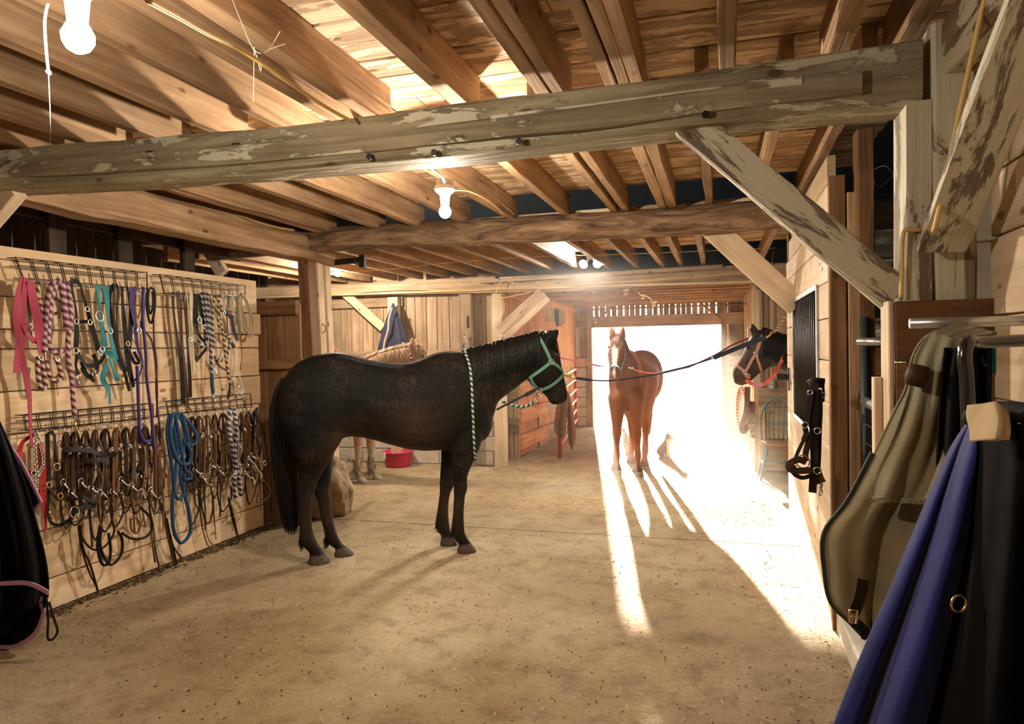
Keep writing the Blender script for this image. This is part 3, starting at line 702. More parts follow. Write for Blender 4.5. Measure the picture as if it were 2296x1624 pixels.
def strands(name,curves,w0,mat,parent,t=.004):
    mb=MB()
    for c in curves:
        N=len(c); b=len(mb.v); off=R.random()*6.28
        for i,p in enumerate(c):
            w=w0*(1-.75*(i/(N-1))**2); d=(c[min(i+1,N-1)]-c[max(i-1,0)]).normalized(); u=d.orthogonal().normalized(); v=d.cross(u)
            for k in range(3):
                a=off+2.094*k; mb.v.append(p+(u*math.cos(a)+v*math.sin(a))*w)
        for i in range(N-1):
            for k in range(3):
                k2=(k+1)%3; mb.f.append((b+i*3+k,b+i*3+k2,b+i*3+3+k2,b+i*3+3+k)); mb.m.append(0)
    return mb.build(name,mat,parent,True)
def add_horse(name,label,fr,trunk,neck,legs,ears,coat,mat,vox=.014,eye=None,scale=1):
    mb=MB(); sag(mb,trunk); sag(mb,neck,4)
    for pts,y0,y1 in legs: leg(mb,pts,y0,y1)
    for a,b,lean,out in ears:      # base (s,z), tip (s,z)
        for sg in(-1,1):
            A=V((a[0],sg*.05,a[1]));B=V((b[0],sg*(.05+out),b[1])); d=B-A; L_=d.length; dn=d.normalized(); side=dn.cross(V((0,1,0))).normalized(); cr_=dn.cross(side)
            R_=[]
            for k in range(9):
                t=k/8; rr=L_*.36*math.sin(math.pi*min(1,.30+.70*t))**.8+.004; bend=side*(lean*math.sin(math.pi*t))
                R_.append(ringv(A-dn*.02+d*t+bend,side*rr*.9,cr_*rr*.62,10))
            loft(mb,R_)
    me=remesh(name,mb,vox)
    ca=me.color_attributes.new('coat','FLOAT_COLOR','POINT'); buf=[]
    for v in me.vertices: buf+= [*coat(v.co.x,v.co.y,v.co.z),1]
    ca.data.foreach_set('color',buf)
    me.materials.append(mat)
    o=link(bpy.data.objects.new(name,me)); mx=Matrix((fr.t,fr.l,V((0,0,1)))).transposed().to_4x4(); mx.translation=fr.o; o.matrix_basis=mx
    tag(o,label,'horse')
    o_bvh=BVHTree.FromPolygons([mx@v.co for v in me.vertices],[tuple(p.vertices) for p in me.polygons])
    if eye:
        for sg in(-1,1):
            h=o_bvh.ray_cast(fr.w(eye[0],sg*.6,eye[1]),fr.l*-sg)
            if h[0] is not None:
                e=MB(); e.ball(h[0]-h[1]*.006,.021,10); e.build('eye',EYE_M,o,True)
    return o,o_bvh
def on_px(bvh,pts,off=.006,sub=8,fallback=None):
    """points in the photograph laid on the surface that stands there"""
    P=spline([V((x,y,0)) for x,y in pts],sub); out=[]
    for p in P:
        d=ray(p.x,p.y); h=bvh.ray_cast(EYE,d.normalized())
        if h[0] is not None: out.append((h[0]+h[1]*off,h[1]))
    return out
def strap(name,pairs,w,t,mat,parent,mirror=None):
    mb=MB()
    def go(pairs):
        b=len(mb.v); N=len(pairs)
        if N<2: return
        for i,(p,n) in enumerate(pairs):
            d=(pairs[min(i+1,N-1)][0]-pairs[max(i-1,0)][0]); d=d.normalized() if d.length>1e-6 else V((0,0,1)); c=d.cross(n).normalized()
            for a_,b_ in((-1,-1),(1,-1),(1,1),(-1,1)): mb.v.append(p+c*(a_*w/2)+n*(b_*t/2))
        for i in range(N-1):
            for k in range(4):
                k2=(k+1)%4; mb.f.append((b+i*4+k,b+i*4+k2,b+i*4+4+k2,b+i*4+4+k)); mb.m.append(0)
        mb.f.append((b+3,b+2,b+1,b)); e=b+(N-1)*4; mb.f.append((e,e+1,e+2,e+3)); mb.m+=[0,0]
    go(pairs)
    if mirror:
        def mr(p,vec=False):
            s,l,z=(p.dot(mirror.t),p.dot(mirror.l),p.z) if vec else mirror.loc(p)
            return mirror.t*s-mirror.l*l+V((0,0,z)) if vec else mirror.w(s,-l,z)
        go([(mr(p),mr(n,True)) for p,n in pairs])
    return mb.build(name,mat,parent)
def ring_at(name,c,n,r,th,mat,parent=None):
    n=V(n).normalized();u=n.orthogonal().normalized();v=n.cross(u); mb=MB()
    mb.tube([V(c)+(u*math.cos(a)+v*math.sin(a))*r for a in [2*math.pi*k/20 for k in range(20)]],th,7,True)
    return mb.build(name,mat,parent,True)
# ---- the black horse, traced on its own vertical plane
FB=Frame((-2.751+0*.5,4.815,0),(.868,.496)); FB=Frame(V((-.496,.868,0))*5.547,(.868,.496))
def tr(L,fr,Z,l=0): return [(fr.px(*Z(*a),l),fr.px(*Z(*b),l),w) for a,b,w in L]
trunkB=tr([((112,520),(122,640),.05),((150,410),(160,760),.14),((220,318),(225,840),.22),((330,265),(330,860),.27),((440,243),(440,820),.29),((530,250),(530,760),.28),((650,283),(650,765),.29),((780,303),(780,800),.32),((900,306),(900,830),.33),((1000,275),(1000,842),.31),((1080,246),(1100,840),.275),((1180,238),(1205,835),.24),((1265,270),(1295,815),.205),((1340,400),(1370,775),.15),((1395,530),(1402,735),.09),((1418,600),(1420,690),.03)],FB,Z4)
neckB=tr([((1130,262),(1330,760),.16),((1260,238),(1420,640),.145),((1350,215),(1450,552),.12),((1450,190),(1512,498),.10),((1540,168),(1572,452),.088),((1615,148),(1622,412),.085),((1690,122),(1635,405),.088),((1765,152),(1655,440),.100),((1815,230),(1692,470),.103),((1836,320),(1728,497),.080),((1853,400),(1752,520),.062),((1867,465),(1764,545),.056),((1873,515),(1785,562),.055),((1862,545),(1812,560),.03)],FB,Z4)
def legpx(L,fr,l,Z=Z4,ly=.8):
    out=[]
    for a,b,y in L:
        p=fr.px(*Z(a,y),l);q=fr.px(*Z(b,y),l); h=abs(q[0]-p[0])/2*1.12; out.append(((p[0]+q[0])/2,(p[1]+q[1])/2,h,min(h*ly,.13)))
    return out
def fixz(P):  # put the hoof on the ground
    dz=P[-1][1]; n=len(P)
    return [(p[0],p[1]-dz*min(1,(i/(n-1))**1),p[2],p[3]) for i,p in enumerate(P)]
HN=fixz(legpx([(170,520,640),(200,500,760),(232,448,860),(250,398,960),(250,365,1020),(232,345,1075),(240,325,1140),(248,318,1240),(250,325,1340),(252,345,1405),(282,368,1445),(312,392,1480),(304,430,1535),(304,434,1549)],FB,-.09))
HF=fixz(legpx([(200,520,640),(230,500,760),(270,450,860),(320,440,960),(340,436,1030),(335,428,1090),(358,436,1150),(378,446,1250),(398,464,1330),(412,486,1390),(440,510,1425),(470,540,1445),(462,574,1480),(462,577,1492)],FB,.06))
FN=fixz(legpx([(1190,1350,720),(1180,1345,800),(1185,1305,900),(1187,1266,1000),(1188,1264,1080),(1188,1250,1130),(1182,1243,1230),(1172,1245,1320),(1176,1250,1355),(1200,1272,1395),(1218,1288,1415),(1208,1316,1455),(1207,1320,1468)],FB,-.125))
FF=fixz(legpx([(1110,1260,720),(1112,1240,800),(1110,1200,900),(1104,1182,1000),(1101,1181,1060),(1100,1160,1110),(1088,1148,1210),(1076,1152,1290),(1082,1156,1320),(1095,1166,1352),(1112,1180,1375),(1106,1200,1420),(1105,1206,1434)],FB,.12))
def coatB(x,y,z):
    b=(.0035,.0032,.0034)
    f=max(0,1-abs(x-.45)/.35)*max(0,1-abs(z-.98)/.30)+max(0,1-abs(x+.02)/.25)*max(0,1-abs(z-.92)/.25)+(.5 if z<.55 else 0)*max(0,1-abs(z-.35)/.3)
    f=min(1,f*1.2); c=[b[i]+f*((.050,.028,.015)[i]-b[i]) for i in range(3)]
    if z<.07: c=(.10,.075,.055)
    return c
CB=coat_mat('black winter coat',.6,.9,42,sheen=0,dusty=(.05,.034,.02),spec=.22)
earsB=[(FB.px(*Z4(1758,178)),FB.px(*Z4(1812,92)),.006,.03)]
black,bvB=add_horse('horse','black horse with green striped rope over its shoulder, standing crosswise in the aisle',FB,trunkB,neckB,[(HN,-.13,-.09),(HF,.13,.06),(FN,-.10,-.125),(FF,.10,.12)],earsB,coatB,CB,.012,FB.px(*Z4(1795,255)))
# far ear sits lower behind the poll in the photograph: covered by the mirrored ear
HAIR_B=plain('black hair',(.006,.005,.005),.5,spec=.3)
def tail(fr,root,pts,n,spread,mat,parent,w=.006):
    cs=[]
    for k in range(n):
        a=R.uniform(0,6.28); r=math.sqrt(R.random()); L_=R.uniform(.82,1.0); c=[]
        for i,(s,z) in enumerate(pts):
            f=i/(len(pts)-1); sp=spread[i] if hasattr(spread,'__len__') else spread
            c.append(fr.w(s+sp*r*math.cos(a)+R.uniform(-.006,.006),sp*.55*r*math.sin(a),pts[0][1]+(z-pts[0][1])*(1-(1-L_)*f)))
        cs.append(spline(c,2))
    return strands('tail',cs,w,mat,parent)
TP=[FB.px(*Z4(*p)) for p in((160,400),(132,500),(125,650),(150,850),(165,1000),(175,1150),(190,1260),(200,1355))]
tail(FB,None,TP,420,[.02,.05,.075,.085,.085,.075,.065,.045],HAIR_B,black,.0055)
def mane(fr,bvh,crest,length,n,mat,parent,side=-1,w=.004,fwd=.0,Lvar=.3,both=False):
    cs=[]
    for k in range(n):
        t=R.random(); s,z=cr(crest,t)[:2]; L_=length*R.uniform(1-Lvar,1); c=[]
        sg=side if not both or R.random()<.85 else -side
        p=fr.w(s+R.uniform(-.01,.01),0,z+.008+R.uniform(0,.012)); c.append(p)
        for i in range(1,8):
            f=i/7; zz=z+.012-L_*f; ss=s+fwd*f*L_+R.uniform(-.006,.006)
            h=bvh.ray_cast(fr.w(ss,sg*.9,zz),fr.l*-sg)
            if h[0] is None: h=(fr.w(ss,sg*.05,zz),None)
            c.append(h[0]+fr.l*sg*R.uniform(.004,.016))
        cs.append(c)
    return strands('mane',cs,w,mat,parent)
crB=[FB.px(*Z4(*p)) for p in((1250,240),(1350,213),(1450,188),(1540,166),(1620,148),(1690,126))]
mane(FB,bvB,crB,.30,420,HAIR_B,black,-1,.0042)
mane(FB,bvB,[FB.px(*Z4(*p)) for p in((1700,120),(1750,135),(1790,170))],.17,60,HAIR_B,black,-1,.003,.35)
# feathers at the fetlocks
cs=[]
for (s,z,l) in ((HN[9][0]-.04,HN[9][1],-.09),(HF[9][0]-.04,HF[9][1],.06),(FN[7][0]-.03,FN[7][1],-.125),(FF[7][0]-.03,FF[7][1],.12)):
    for k in range(40):
        a=R.uniform(-.03,.03); q=FB.w(s+R.uniform(-.01,.02),l+a,z+R.uniform(-.03,.06)); cs.append([q,q+V((0,0,-.025))+FB.t*-.012,q+V((0,0,-.055))+FB.t*R.uniform(-.035,-.01)])
strands('fetlock_hair',cs,.004,HAIR_B,black)
# halter, lead and rope of the black horse
TEAL=plain('sage green webbing',(.10,.24,.19),.7,bmp=.3,scale=200)
hb=thing('halter','sage green halter on the black horse','halter',FB.w(1.9,0,1.5))
for nm,pts in(('crown_strap',((1690,140),(1722,190),(1750,245),(1775,303))),('throat_strap',((1775,303),(1715,350),(1655,392),(1645,400))),('cheek_strap',((1775,303),(1812,328),(1846,362))),('noseband',((1853,372),(1820,410),(1770,448),(1725,466),(1702,462))),('chin_strap',((1652,394),(1668,430),(1700,463)))):
    strap(nm,on_px(bvB,[Z4(*p) for p in pts]),.026,.004,TEAL,hb,FB)
for p,r in(((1775,303),.022),((1846,366),.016),((1702,462),.016)):
    q=on_px(bvB,[Z4(*p),Z4(p[0]-1,p[1])],.010)
    if q: ring_at('ring',q[0][0],q[0][1],r,.0035,M['steel'],hb)
def rope_mat(name,c1,c2,scale=60):
    """twisted two-colour rope: stripes run round the rope, driven by the UV made in rope()"""
    mt,nt,bs,N,L=nmat(name); uv=N('ShaderNodeUVMap'); w_=N('ShaderNodeTexWave'); w_.wave_type='BANDS'; w_.bands_direction='DIAGONAL'; w_.inputs['Scale'].default_value=1.0
    L(uv.outputs[0],w_.inputs['Vector']); r=ramp(nt,w_.outputs['Fac'],[(.48,c1),(.52,c2)]); L(r.outputs[0],bs.inputs['Base Color']); bs.inputs['Roughness'].default_value=.75
    bump(nt,bs,w_.outputs['Fac'],.5,.004); return mt
def rope(name,pts,r,mat,parent=None,n=8,freq=1/.05,sub=0,bulge=0):
    if sub: pts=spline(pts,sub)
    mb=MB(); P=[V(p) for p in pts]; rr=[r*(1+bulge*math.sin(i*2.1)) for i in range(len(P))]; mb.tube(P,rr,n,cap=True)
    o=mb.build(name,mat,parent,True); me=o.data; uv=me.uv_layers.new(name='UVMap')
    L_=[0]
    for i in range(1,len(P)): L_.append(L_[-1]+(P[i]-P[i-1]).length)
    N=len(P); nf=(N-1)*n
    for f in me.polygons:
        if f.index<nf:
            i,k=divmod(f.index,n); vals=((i,k),(i,k+1),(i+1,k+1),(i+1,k))
            for li,(a,b) in zip(f.loop_indices,vals): uv.data[li].uv=(L_[a]*freq*.75,b/n*.314*2)
    return o
GR=rope_mat('green and black rope',(.02,.03,.025),(.35,.50,.38)); 
pr=on_px(bvB,[Z4(*p) for p in((1254,246),(1262,285),(1276,340),(1284,400),(1290,480),(1293,560),(1297,640),(1300,720),(1304,800),(1306,895))],.012,10)
rp=thing('lead_rope','green and black striped rope hanging over the black horse shoulder','rope',pr[0][0])
top=pr[0][0]; back=[FB.w(FB.loc(top)[0]-.0,.12*k,top.z-.02-.05*k) for k in(3,2,1)]
bpts=[]
for k in range(6):
    s,l,z=FB.loc(top); h=bvB.ray_cast(FB.w(s,.9,z-.06*k-.03),-FB.l)
    if h[0] is not None: bpts.append(h[0]+FB.l*.012)
rope('cord',bpts[::-1]+[FB.w(FB.loc(top)[0],0,top.z+.03)]+[p for p,_ in pr],.011,GR,rp)
# rope and black strap under the chin
def clip(name,a,b,mat,parent,r=.007):
    a=V(a);b=V(b);d=(b-a);mb=MB(); mb.tube([a,a+d*.45,a+d*.5,b],[r*1.1,r*.9,r*.5,r*.5],8); 
    u=d.normalized(); n=u.cross(FW).normalized(); L_=d.length
    mb.tube([a+d*.5+n*.0,a+d*.6+n*L_*.16,a+d*.85+n*L_*.18,b+n*L_*.05,b-n*L_*.05],r*.5,6); return mb.build(name,mat,parent,True)
chain_p=[FB.w(*(lambda q:(q[0],-.05,q[1]))(FB.px(*Z4(*p)))) for p in((1702,465),(1704,485),(1685,520),(1665,540))]
ld=thing('lead_rope','green and black rope hanging in a curve from the black horse chin','rope',chain_p[0])
for i in range(6):
    t=i/6; c=cr([tuple(p) for p in chain_p],t); ring_at('chain_link',c,FW if i%2 else RT,.012,.003,M['steel'],ld)
rope('cord',[FB.w(*(lambda q:(q[0],-.05,q[1]))(FB.px(*Z4(*p)))) for p in((1665,540),(1625,565),(1580,572),(1530,563),(1490,548),(1470,540))],.012,GR,ld,sub=6)
BLK=plain('black webbing',(.02,.02,.024),.6)
sx=thing('tie_strap','black tie strap from the black horse chin back to its chest','strap',FB.w(1.6,-.06,1.2))
mb=MB(); mb.ribbon([FB.w(*(lambda q:(q[0],-.06,q[1]))(FB.px(*Z4(*p)))) for p in((1690,455),(1650,480),(1560,525),(1480,565),(1435,590))],.018,.006,-FB.l); mb.build('webbing',BLK,sx)
mb=MB(); mb.ribbon([FB.w(*(lambda q:(q[0],-.065,q[1]))(FB.px(*Z4(*p)))) for p in((1665,470),(1630,490),(1605,502))],.030,.014,-FB.l); mb.build('keeper',BLK,sx)
# ---- generic body in local metres from the black one, for the other three
def shift(st,ds,k=1,wk=1): return [((a[0]*k+ds,a[1]*k),(b[0]*k+ds,b[1]*k),w*k*wk) for a,b,w in st]
def shleg(P,ds,k=1,foot=0,zs=1):
    z0=P[0][1]; return [(p[0]*k+ds+foot*max(0,1-p[1]/z0),p[1]*k*zs,p[2]*k,p[3]*k) for p in P]
# standard standing legs (s,z,hs,hl)
def std_front(s): return [(s,.95,.10,.09),(s,.82,.085,.075),(s,.66,.062,.055),(s+.005,.52,.045,.042),(s+.008,.47,.050,.046),(s,.42,.038,.036),(s-.005,.30,.030,.027),(s-.004,.17,.036,.033),(s+.02,.11,.028,.028),(s+.03,.07,.040,.038),(s+.03,.01,.055,.052),(s+.03,0,.056,.053)]
def std_hind(s): return [(s+.10,1.05,.22,.14),(s+.08,.92,.20,.13),(s+.05,.76,.13,.09),(s-.03,.64,.075,.055),(s-.08,.57,.062,.048),(s-.07,.50,.050,.042),(s-.04,.36,.034,.030),(s-.015,.20,.038,.034),(s+.02,.12,.030,.028),(s+.04,.07,.042,.038),(s+.045,.01,.056,.05),(s+.045,0,.057,.051)]
# ---- chestnut horse facing the camera in the doorway light
FC=Frame((-1.165,9.05,0),(-.12,-.99)); kC=.97
ds=-.80*kC
trunkC=shift(trunkB[:-3],ds,kC)
trunkC[-1]=((.02,1.20),(.06,.95),.16); trunkC+= [((.10,1.12),(.12,.98),.08)]
neckC=[((-.25,1.45),(.00,.85),.19),((-.10,1.46),(.12,1.02),.16),((.02,1.52),(.20,1.14),.125),((.13,1.60),(.28,1.26),.10),((.24,1.68),(.34,1.38),.088),((.34,1.735),(.37,1.46),.085),((.43,1.745),(.40,1.42),.088),((.50,1.69),(.41,1.38),.102),((.535,1.60),(.415,1.33),.104),((.555,1.50),(.435,1.29),.082),((.575,1.41),(.475,1.245),.062),((.595,1.32),(.50,1.20),.056),((.60,1.255),(.525,1.175),.055),((.585,1.20),(.54,1.175),.035)]
thick=lambda L,k:[(a,b,c*k,d*k) for a,b,c,d in L]
legsC=[(thick(std_front(.0),1.4),-.12,-.15),(thick(std_front(.0),1.4),.12,.13),(thick(std_hind(-.62),1.3),-.13,-.10),(thick(std_hind(-.42),1.3),.13,.13)]
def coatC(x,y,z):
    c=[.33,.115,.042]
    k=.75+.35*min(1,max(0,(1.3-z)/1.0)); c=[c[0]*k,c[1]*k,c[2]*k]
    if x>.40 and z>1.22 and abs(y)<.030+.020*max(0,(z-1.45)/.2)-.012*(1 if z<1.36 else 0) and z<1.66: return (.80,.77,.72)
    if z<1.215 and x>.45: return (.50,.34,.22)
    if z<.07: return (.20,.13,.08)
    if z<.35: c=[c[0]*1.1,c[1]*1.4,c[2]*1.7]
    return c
CC=coat_mat('chestnut coat',.5,.2,60)
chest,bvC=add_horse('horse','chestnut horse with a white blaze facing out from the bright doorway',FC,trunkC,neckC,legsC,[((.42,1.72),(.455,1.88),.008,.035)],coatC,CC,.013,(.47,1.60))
HAIR_C=plain('chestnut hair',(.25,.09,.035),.5)
mane(FC,bvC,[(-.05,1.50),(.13,1.60),(.24,1.68),(.34,1.735),(.42,1.75)],.26,220,HAIR_C,chest,-1,.004,both=True)
fc_=[]
for k in range(90):
    y=R.uniform(-.045,.045); L_=R.uniform(.08,.17); c=[]
    for i in range(6):
        f=i/5; zz=1.755-L_*f; h=bvC.ray_cast(FC.w(1.2,y*(1+.2*f),zz),-FC.t); c.append((h[0] if h[0] is not None else FC.w(.45,y,zz))+FC.t*.008)
    fc_.append(c)
strands('forelock',fc_,.004,plain('dark chestnut hair',(.12,.05,.025),.5),chest)
tl=trunkC[1][0]
tail(FC,None,[(tl[0]-.02,1.22),(tl[0]-.10,1.1),(tl[0]-.10,.8),(tl[0]-.06,.55),(tl[0]-.02,.30)],160,[.02,.05,.08,.07,.03],HAIR_C,chest,.006)
TL=plain('pale blue webbing',(.22,.40,.55),.6)
hc=thing('halter','pale blue halter on the chestnut horse','halter',FC.w(.5,0,1.3))
def around(fr,bvh,s0,z0,s1,z1,off=.006,n=36):
    """closed loop round the head through upper point and lower point"""
    c=V(((s0+s1)/2,0,(z0+z1)/2)); a=V((s0-s1,0,z0-z1)).normalized(); out=[]
    for k in range(n+1):
        t=2*math.pi*k/n; d=a*math.cos(t)+V((0,1,0))*math.sin(t)
        D=fr.t*d.x+fr.l*d.y+V((0,0,d.z)); o=fr.w(c.x,0,c.z); h=bvh.ray_cast(o,D)
        if h[0] is not None and (h[0]-o).length<.3: out.append((h[0]+D*off,D))
    return out
strap('noseband',around(FC,bvC,.59,1.385,.49,1.25),.026,.004,TL,hc)
strap('crown_strap',around(FC,bvC,.40,1.755,.40,1.42),.022,.004,TL,hc)
for sg in(-1,1):
    pr_=[]
    for i in range(8):
        f=i/7; h=bvC.ray_cast(FC.w(.44+.09*f,sg*.5,1.60-.27*f),FC.l*-sg)
        if h[0] is not None: pr_.append((h[0]+FC.l*sg*.006,FC.l*sg))
    strap('cheek_strap',pr_,.022,.004,TL,hc); ring_at('ring',pr_[-1][0]+FC.l*sg*.006,FC.l,.02,.0035,M['steel'],hc)
# ---- dark bay horse entering from the right
Y3=7.25
F3=Frame((1.60,Y3,0),(-1,0)); 
neck3=tr([((20,1240),(60,1440),.035),((45,1130),(190,1490),.05),((110,1030),(320,1450),.055),((200,860),(430,1370),.065),((262,720),(540,1262),.085),((345,530),(640,1200),.100),((430,415),(760,1125),.10),((600,345),(850,1110),.09),((800,395),(920,1150),.095),((960,450),(1000,1195),.11),((1120,505),(1110,1260),.13)],F3,Z9)[::-1]
s_n=neck3[0][0][0]; zt3=neck3[0][0][1]; zb3=neck3[0][1][1]
print('neck3',neck3[0])
d3=neck3[0][0][0]-neckB[1][0][0]-.38
trunk3=shift(trunkB,d3,.98)
neck3=[((s_n-.62,zt3+.0),(s_n-.42,zb3-.30),.18),((s_n-.22,zt3+.01),(s_n-.14,zb3-.08),.15)]+neck3
legs3=[(std_front(trunk3[10][1][0]+.1),-.13,-.13),(std_front(trunk3[10][1][0]+.1),.13,.13),(std_hind(trunk3[3][1][0]-.05),-.16,-.13),(std_hind(trunk3[3][1][0]-.05),.16,.13)]
def coat3(x,y,z):
    c=(.030,.022,.019)
    q=x-F3.px(*Z9(200,1200))[0]
    if q>-.04: c=(.085,.05,.032)
    if z<.07: c=(.08,.06,.045)
    return c
C3=coat_mat('dark bay coat',.42,.25,60,dusty=(.12,.08,.06))
bay,bv3=add_horse('horse','dark bay horse in a pink halter looking out from behind the stall front',F3,trunk3,neck3,legs3,[(F3.px(*Z9(465,400)),F3.px(*Z9(385,190)),-.004,.03)],coat3,C3,.012,F3.px(*Z9(330,720)))
cr3=[F3.px(*Z9(*p)) for p in((1120,500),(960,450),(800,392),(620,342))]
mane(F3,bv3,cr3,.30,200,HAIR_B,bay,1,.004)
PK=plain('dusty pink webbing',(.50,.30,.27),.7); RD=plain('coral red webbing',(.80,.16,.12),.6)
h3=thing('halter','pink leather halter on the dark bay horse','halter',F3.w(F3.px(*Z9(300,900))[0],0,1.5))
for nm,pts,w in(('crown_strap',((720,405),(640,470),(590,570),(545,700),(500,830)),.03),('cheek_strap',((500,840),(420,960),(330,1130),(280,1200)),.028),('noseband',((75,1050),(150,1110),(225,1170),(290,1240),(370,1290)),.028),('throat_strap',((510,850),(530,960),(570,1080),(600,1190)),.022),('chin_strap',((270,1220),(300,1300),(380,1330)),.02)):
    strap(nm,on_px(bv3,[Z9(*p) for p in pts]),w,.004,PK,h3,F3)
for p in((500,840),(275,1215)):
    q=on_px(bv3,[Z9(*p),Z9(p[0]+2,p[1])],.010)
    if q: ring_at('ring',q[0][0],q[0][1],.02,.004,M['steel'],h3)
t=thing('lead_strap','coral red lead strap looping from the dark bay chin behind the stall front','strap',aY(1700,860,7.1))
mb=MB(); mb.ribbon(spline([aY(*Z9(*p),7.13) for p in((290,1380),(420,1450),(560,1480),(700,1430),(850,1280),(1000,1020),(1120,760))],6),.034,.004,(0,-1,0)); mb.build('webbing',RD,t)
mb=MB(); mb.ribbon(spline([aY(*Z9(*p),7.11) for p in((430,1455),(500,1475),(560,1482),(640,1458))],4),.036,.006,(0,-1,0)); mb.build('faded_section',plain('faded lilac webbing',(.62,.30,.50),.7),t)
# ---- roan horse in the left bay
F4=Frame((-4.98,7.70,0),(1,0))
neck4=tr([((450,725),(520,1000),.12),((560,672),(600,960),.105),((660,650),(680,900),.09),((735,632),(700,860),.09),((810,655),(740,880),.10),((860,720),(790,900),.09),((890,800),(838,940),.065),((910,880),(868,980),.05),((905,930),(890,975),.03)],F4,Z1)
print('neck4',neck4[0],trunkB[11])
s4=neck4[0][0][0]; zq=neck4[0][0][1]; zb4=neck4[0][1][1]
d4=s4-neckB[1][0][0]*.93-.12; trunk4=shift(trunkB,d4,.93)
neck4=[((s4-.35,zq-.06),(s4-.16,zb4-.35),.17),((s4-.16,zq-.03),(s4-.06,zb4-.15),.15)]+neck4
def legs_px(pts,fr,l,Z,top):
    o=[top]
    for x,y,h in pts:
        p=fr.px(*Z(x,y),l); o.append((p[0],p[1],h,h*.9))
    return fixz(o)
t4=F4.px(*Z1(375,1000))[0]; t4b=F4.px(*Z1(450,1000))[0]
LA=legs_px([(375,1130,.085),(372,1240,.065),(370,1335,.048),(368,1385,.036),(366,1450,.034),(362,1490,.045),(375,1520,.038),(395,1550,.06),(398,1572,.068)],F4,-.12,Z1,(t4,1.0,.10,.09))
LB=legs_px([(450,1130,.085),(452,1250,.065),(456,1345,.048),(455,1390,.036),(452,1440,.034),(456,1475,.045),(475,1505,.038),(500,1535,.058),(505,1555,.066)],F4,.13,Z1,(t4b,1.0,.10,.09))
hs=trunk4[3][1][0]-.05
def coat4(x,y,z):
    c=[.42,.22,.13]
    if z<.45: c=[.40,.28,.19]
    if z<.22: c=[.24,.19,.13]
    if z<.07: c=[.45,.36,.27]
    return c
C4=coat_mat('red roan coat',.6,.4,60,dusty=(.5,.4,.3))
roan,bv4=add_horse('horse','red roan horse with a flaxen mane, standing behind the black horse',F4,trunk4,neck4,[(LA,-.13,-.12),(LB,.13,.13),(std_hind(hs),-.16,-.13),(std_hind(hs),.16,.13)],[(F4.px(*Z1(762,672)),F4.px(*Z1(748,578)),.004,.02)],coat4,C4,.013,F4.px(*Z1(825,720)))
FLX=plain('flaxen hair',(.44,.28,.18),.6)
mane(F4,bv4,[F4.px(*Z1(*p)) for p in((430,722),(500,694),(600,662),(700,640),(745,634))],.22,320,FLX,roan,-1,.005)
mane(F4,bv4,[F4.px(*Z1(*p)) for p in((770,636),(800,648),(840,690))],.16,70,FLX,roan,-1,.005,.25)
cs=[]
for P,l in((LA,-.12),(LB,.13)):
    for k in range(90):
        s,z=P[6][0]+R.uniform(-.05,.05),R.uniform(.08,.30); q=F4.w(s,l+R.uniform(-.045,.045),z); cs.append([q,q+V((R.uniform(-.01,.01),0,-.03)),q+V((R.uniform(-.03,.03),R.uniform(-.02,.02),-.06))])
strands('fetlock_hair',cs,.005,plain('muddy leg hair',(.25,.19,.13),.9),roan)
h4=thing('halter','red halter with square buckle on the roan horse','halter',F4.w(F4.px(*Z1(730,700))[0],0,1.6))
RL=plain('red leather',(.45,.07,.04),.5)
strap('crown_strap',on_px(bv4,[Z1(*p) for p in((718,645),(722,690),(732,730),(745,770))]),.034,.005,RL,h4,F4)
q=on_px(bv4,[Z1(730,718),Z1(731,720)],.012)
if q: ring_at('buckle',q[0][0],q[0][1],.028,.005,M['steel'],h4)
# ================================================================ tack wall
def ZZ(ox,oy,s): return lambda x,y:(ox+x/s,oy+y/s)
A4=ZZ(0,540,3.53); A5=ZZ(330,580,3.53); A6=ZZ(0,900,3.2475); A7=ZZ(330,880,3.53)
XW=-3.95
def W(p,dx=0): return aX(p[0],p[1],XW+dx)
def leather(n,c,rough=.6): return plain(n,c,rough,spec=.22,nz=.3,scale=12,bmp=.2)
T={'brown':leather('brown leather',(.060,.026,.011)),'dark':leather('dark leather',(.014,.007,.005)),'tan':leather('tan leather',(.15,.070,.028)),'black':leather('black nylon',(.008,.008,.009)),
 'rose':plain('rose webbing',(.32,.035,.075),.7,bmp=.2,scale=150),'teal':plain('teal webbing',(.010,.17,.20),.65,bmp=.2,scale=150),'purple':plain('purple cord',(.035,.015,.13),.6),'plum':leather('plum leather',(.06,.02,.03)),
 'cream':leather('cream leather',(.55,.47,.34)),'olive':plain('olive cord',(.26,.22,.13),.6),'navy':plain('navy webbing',(.02,.022,.05),.6),'red':plain('red webbing',(.40,.015,.02),.6),'blue':plain('blue rope',(.006,.05,.13),.75,bmp=.5,scale=160)}
RP={'multi':rope_mat('red white and navy rope',(.14,.02,.05),(.42,.34,.34)),'bw':rope_mat('black and grey rope',(.02,.02,.025),(.30,.30,.33)),'choc':rope_mat('brown and cream rope',(.05,.03,.02),(.50,.40,.26)),
 'burg':rope_mat('burgundy braid',(.10,.02,.03),(.50,.40,.33)),'gw':rope_mat('grey and white rope',(.04,.045,.07),(.50,.50,.52))}
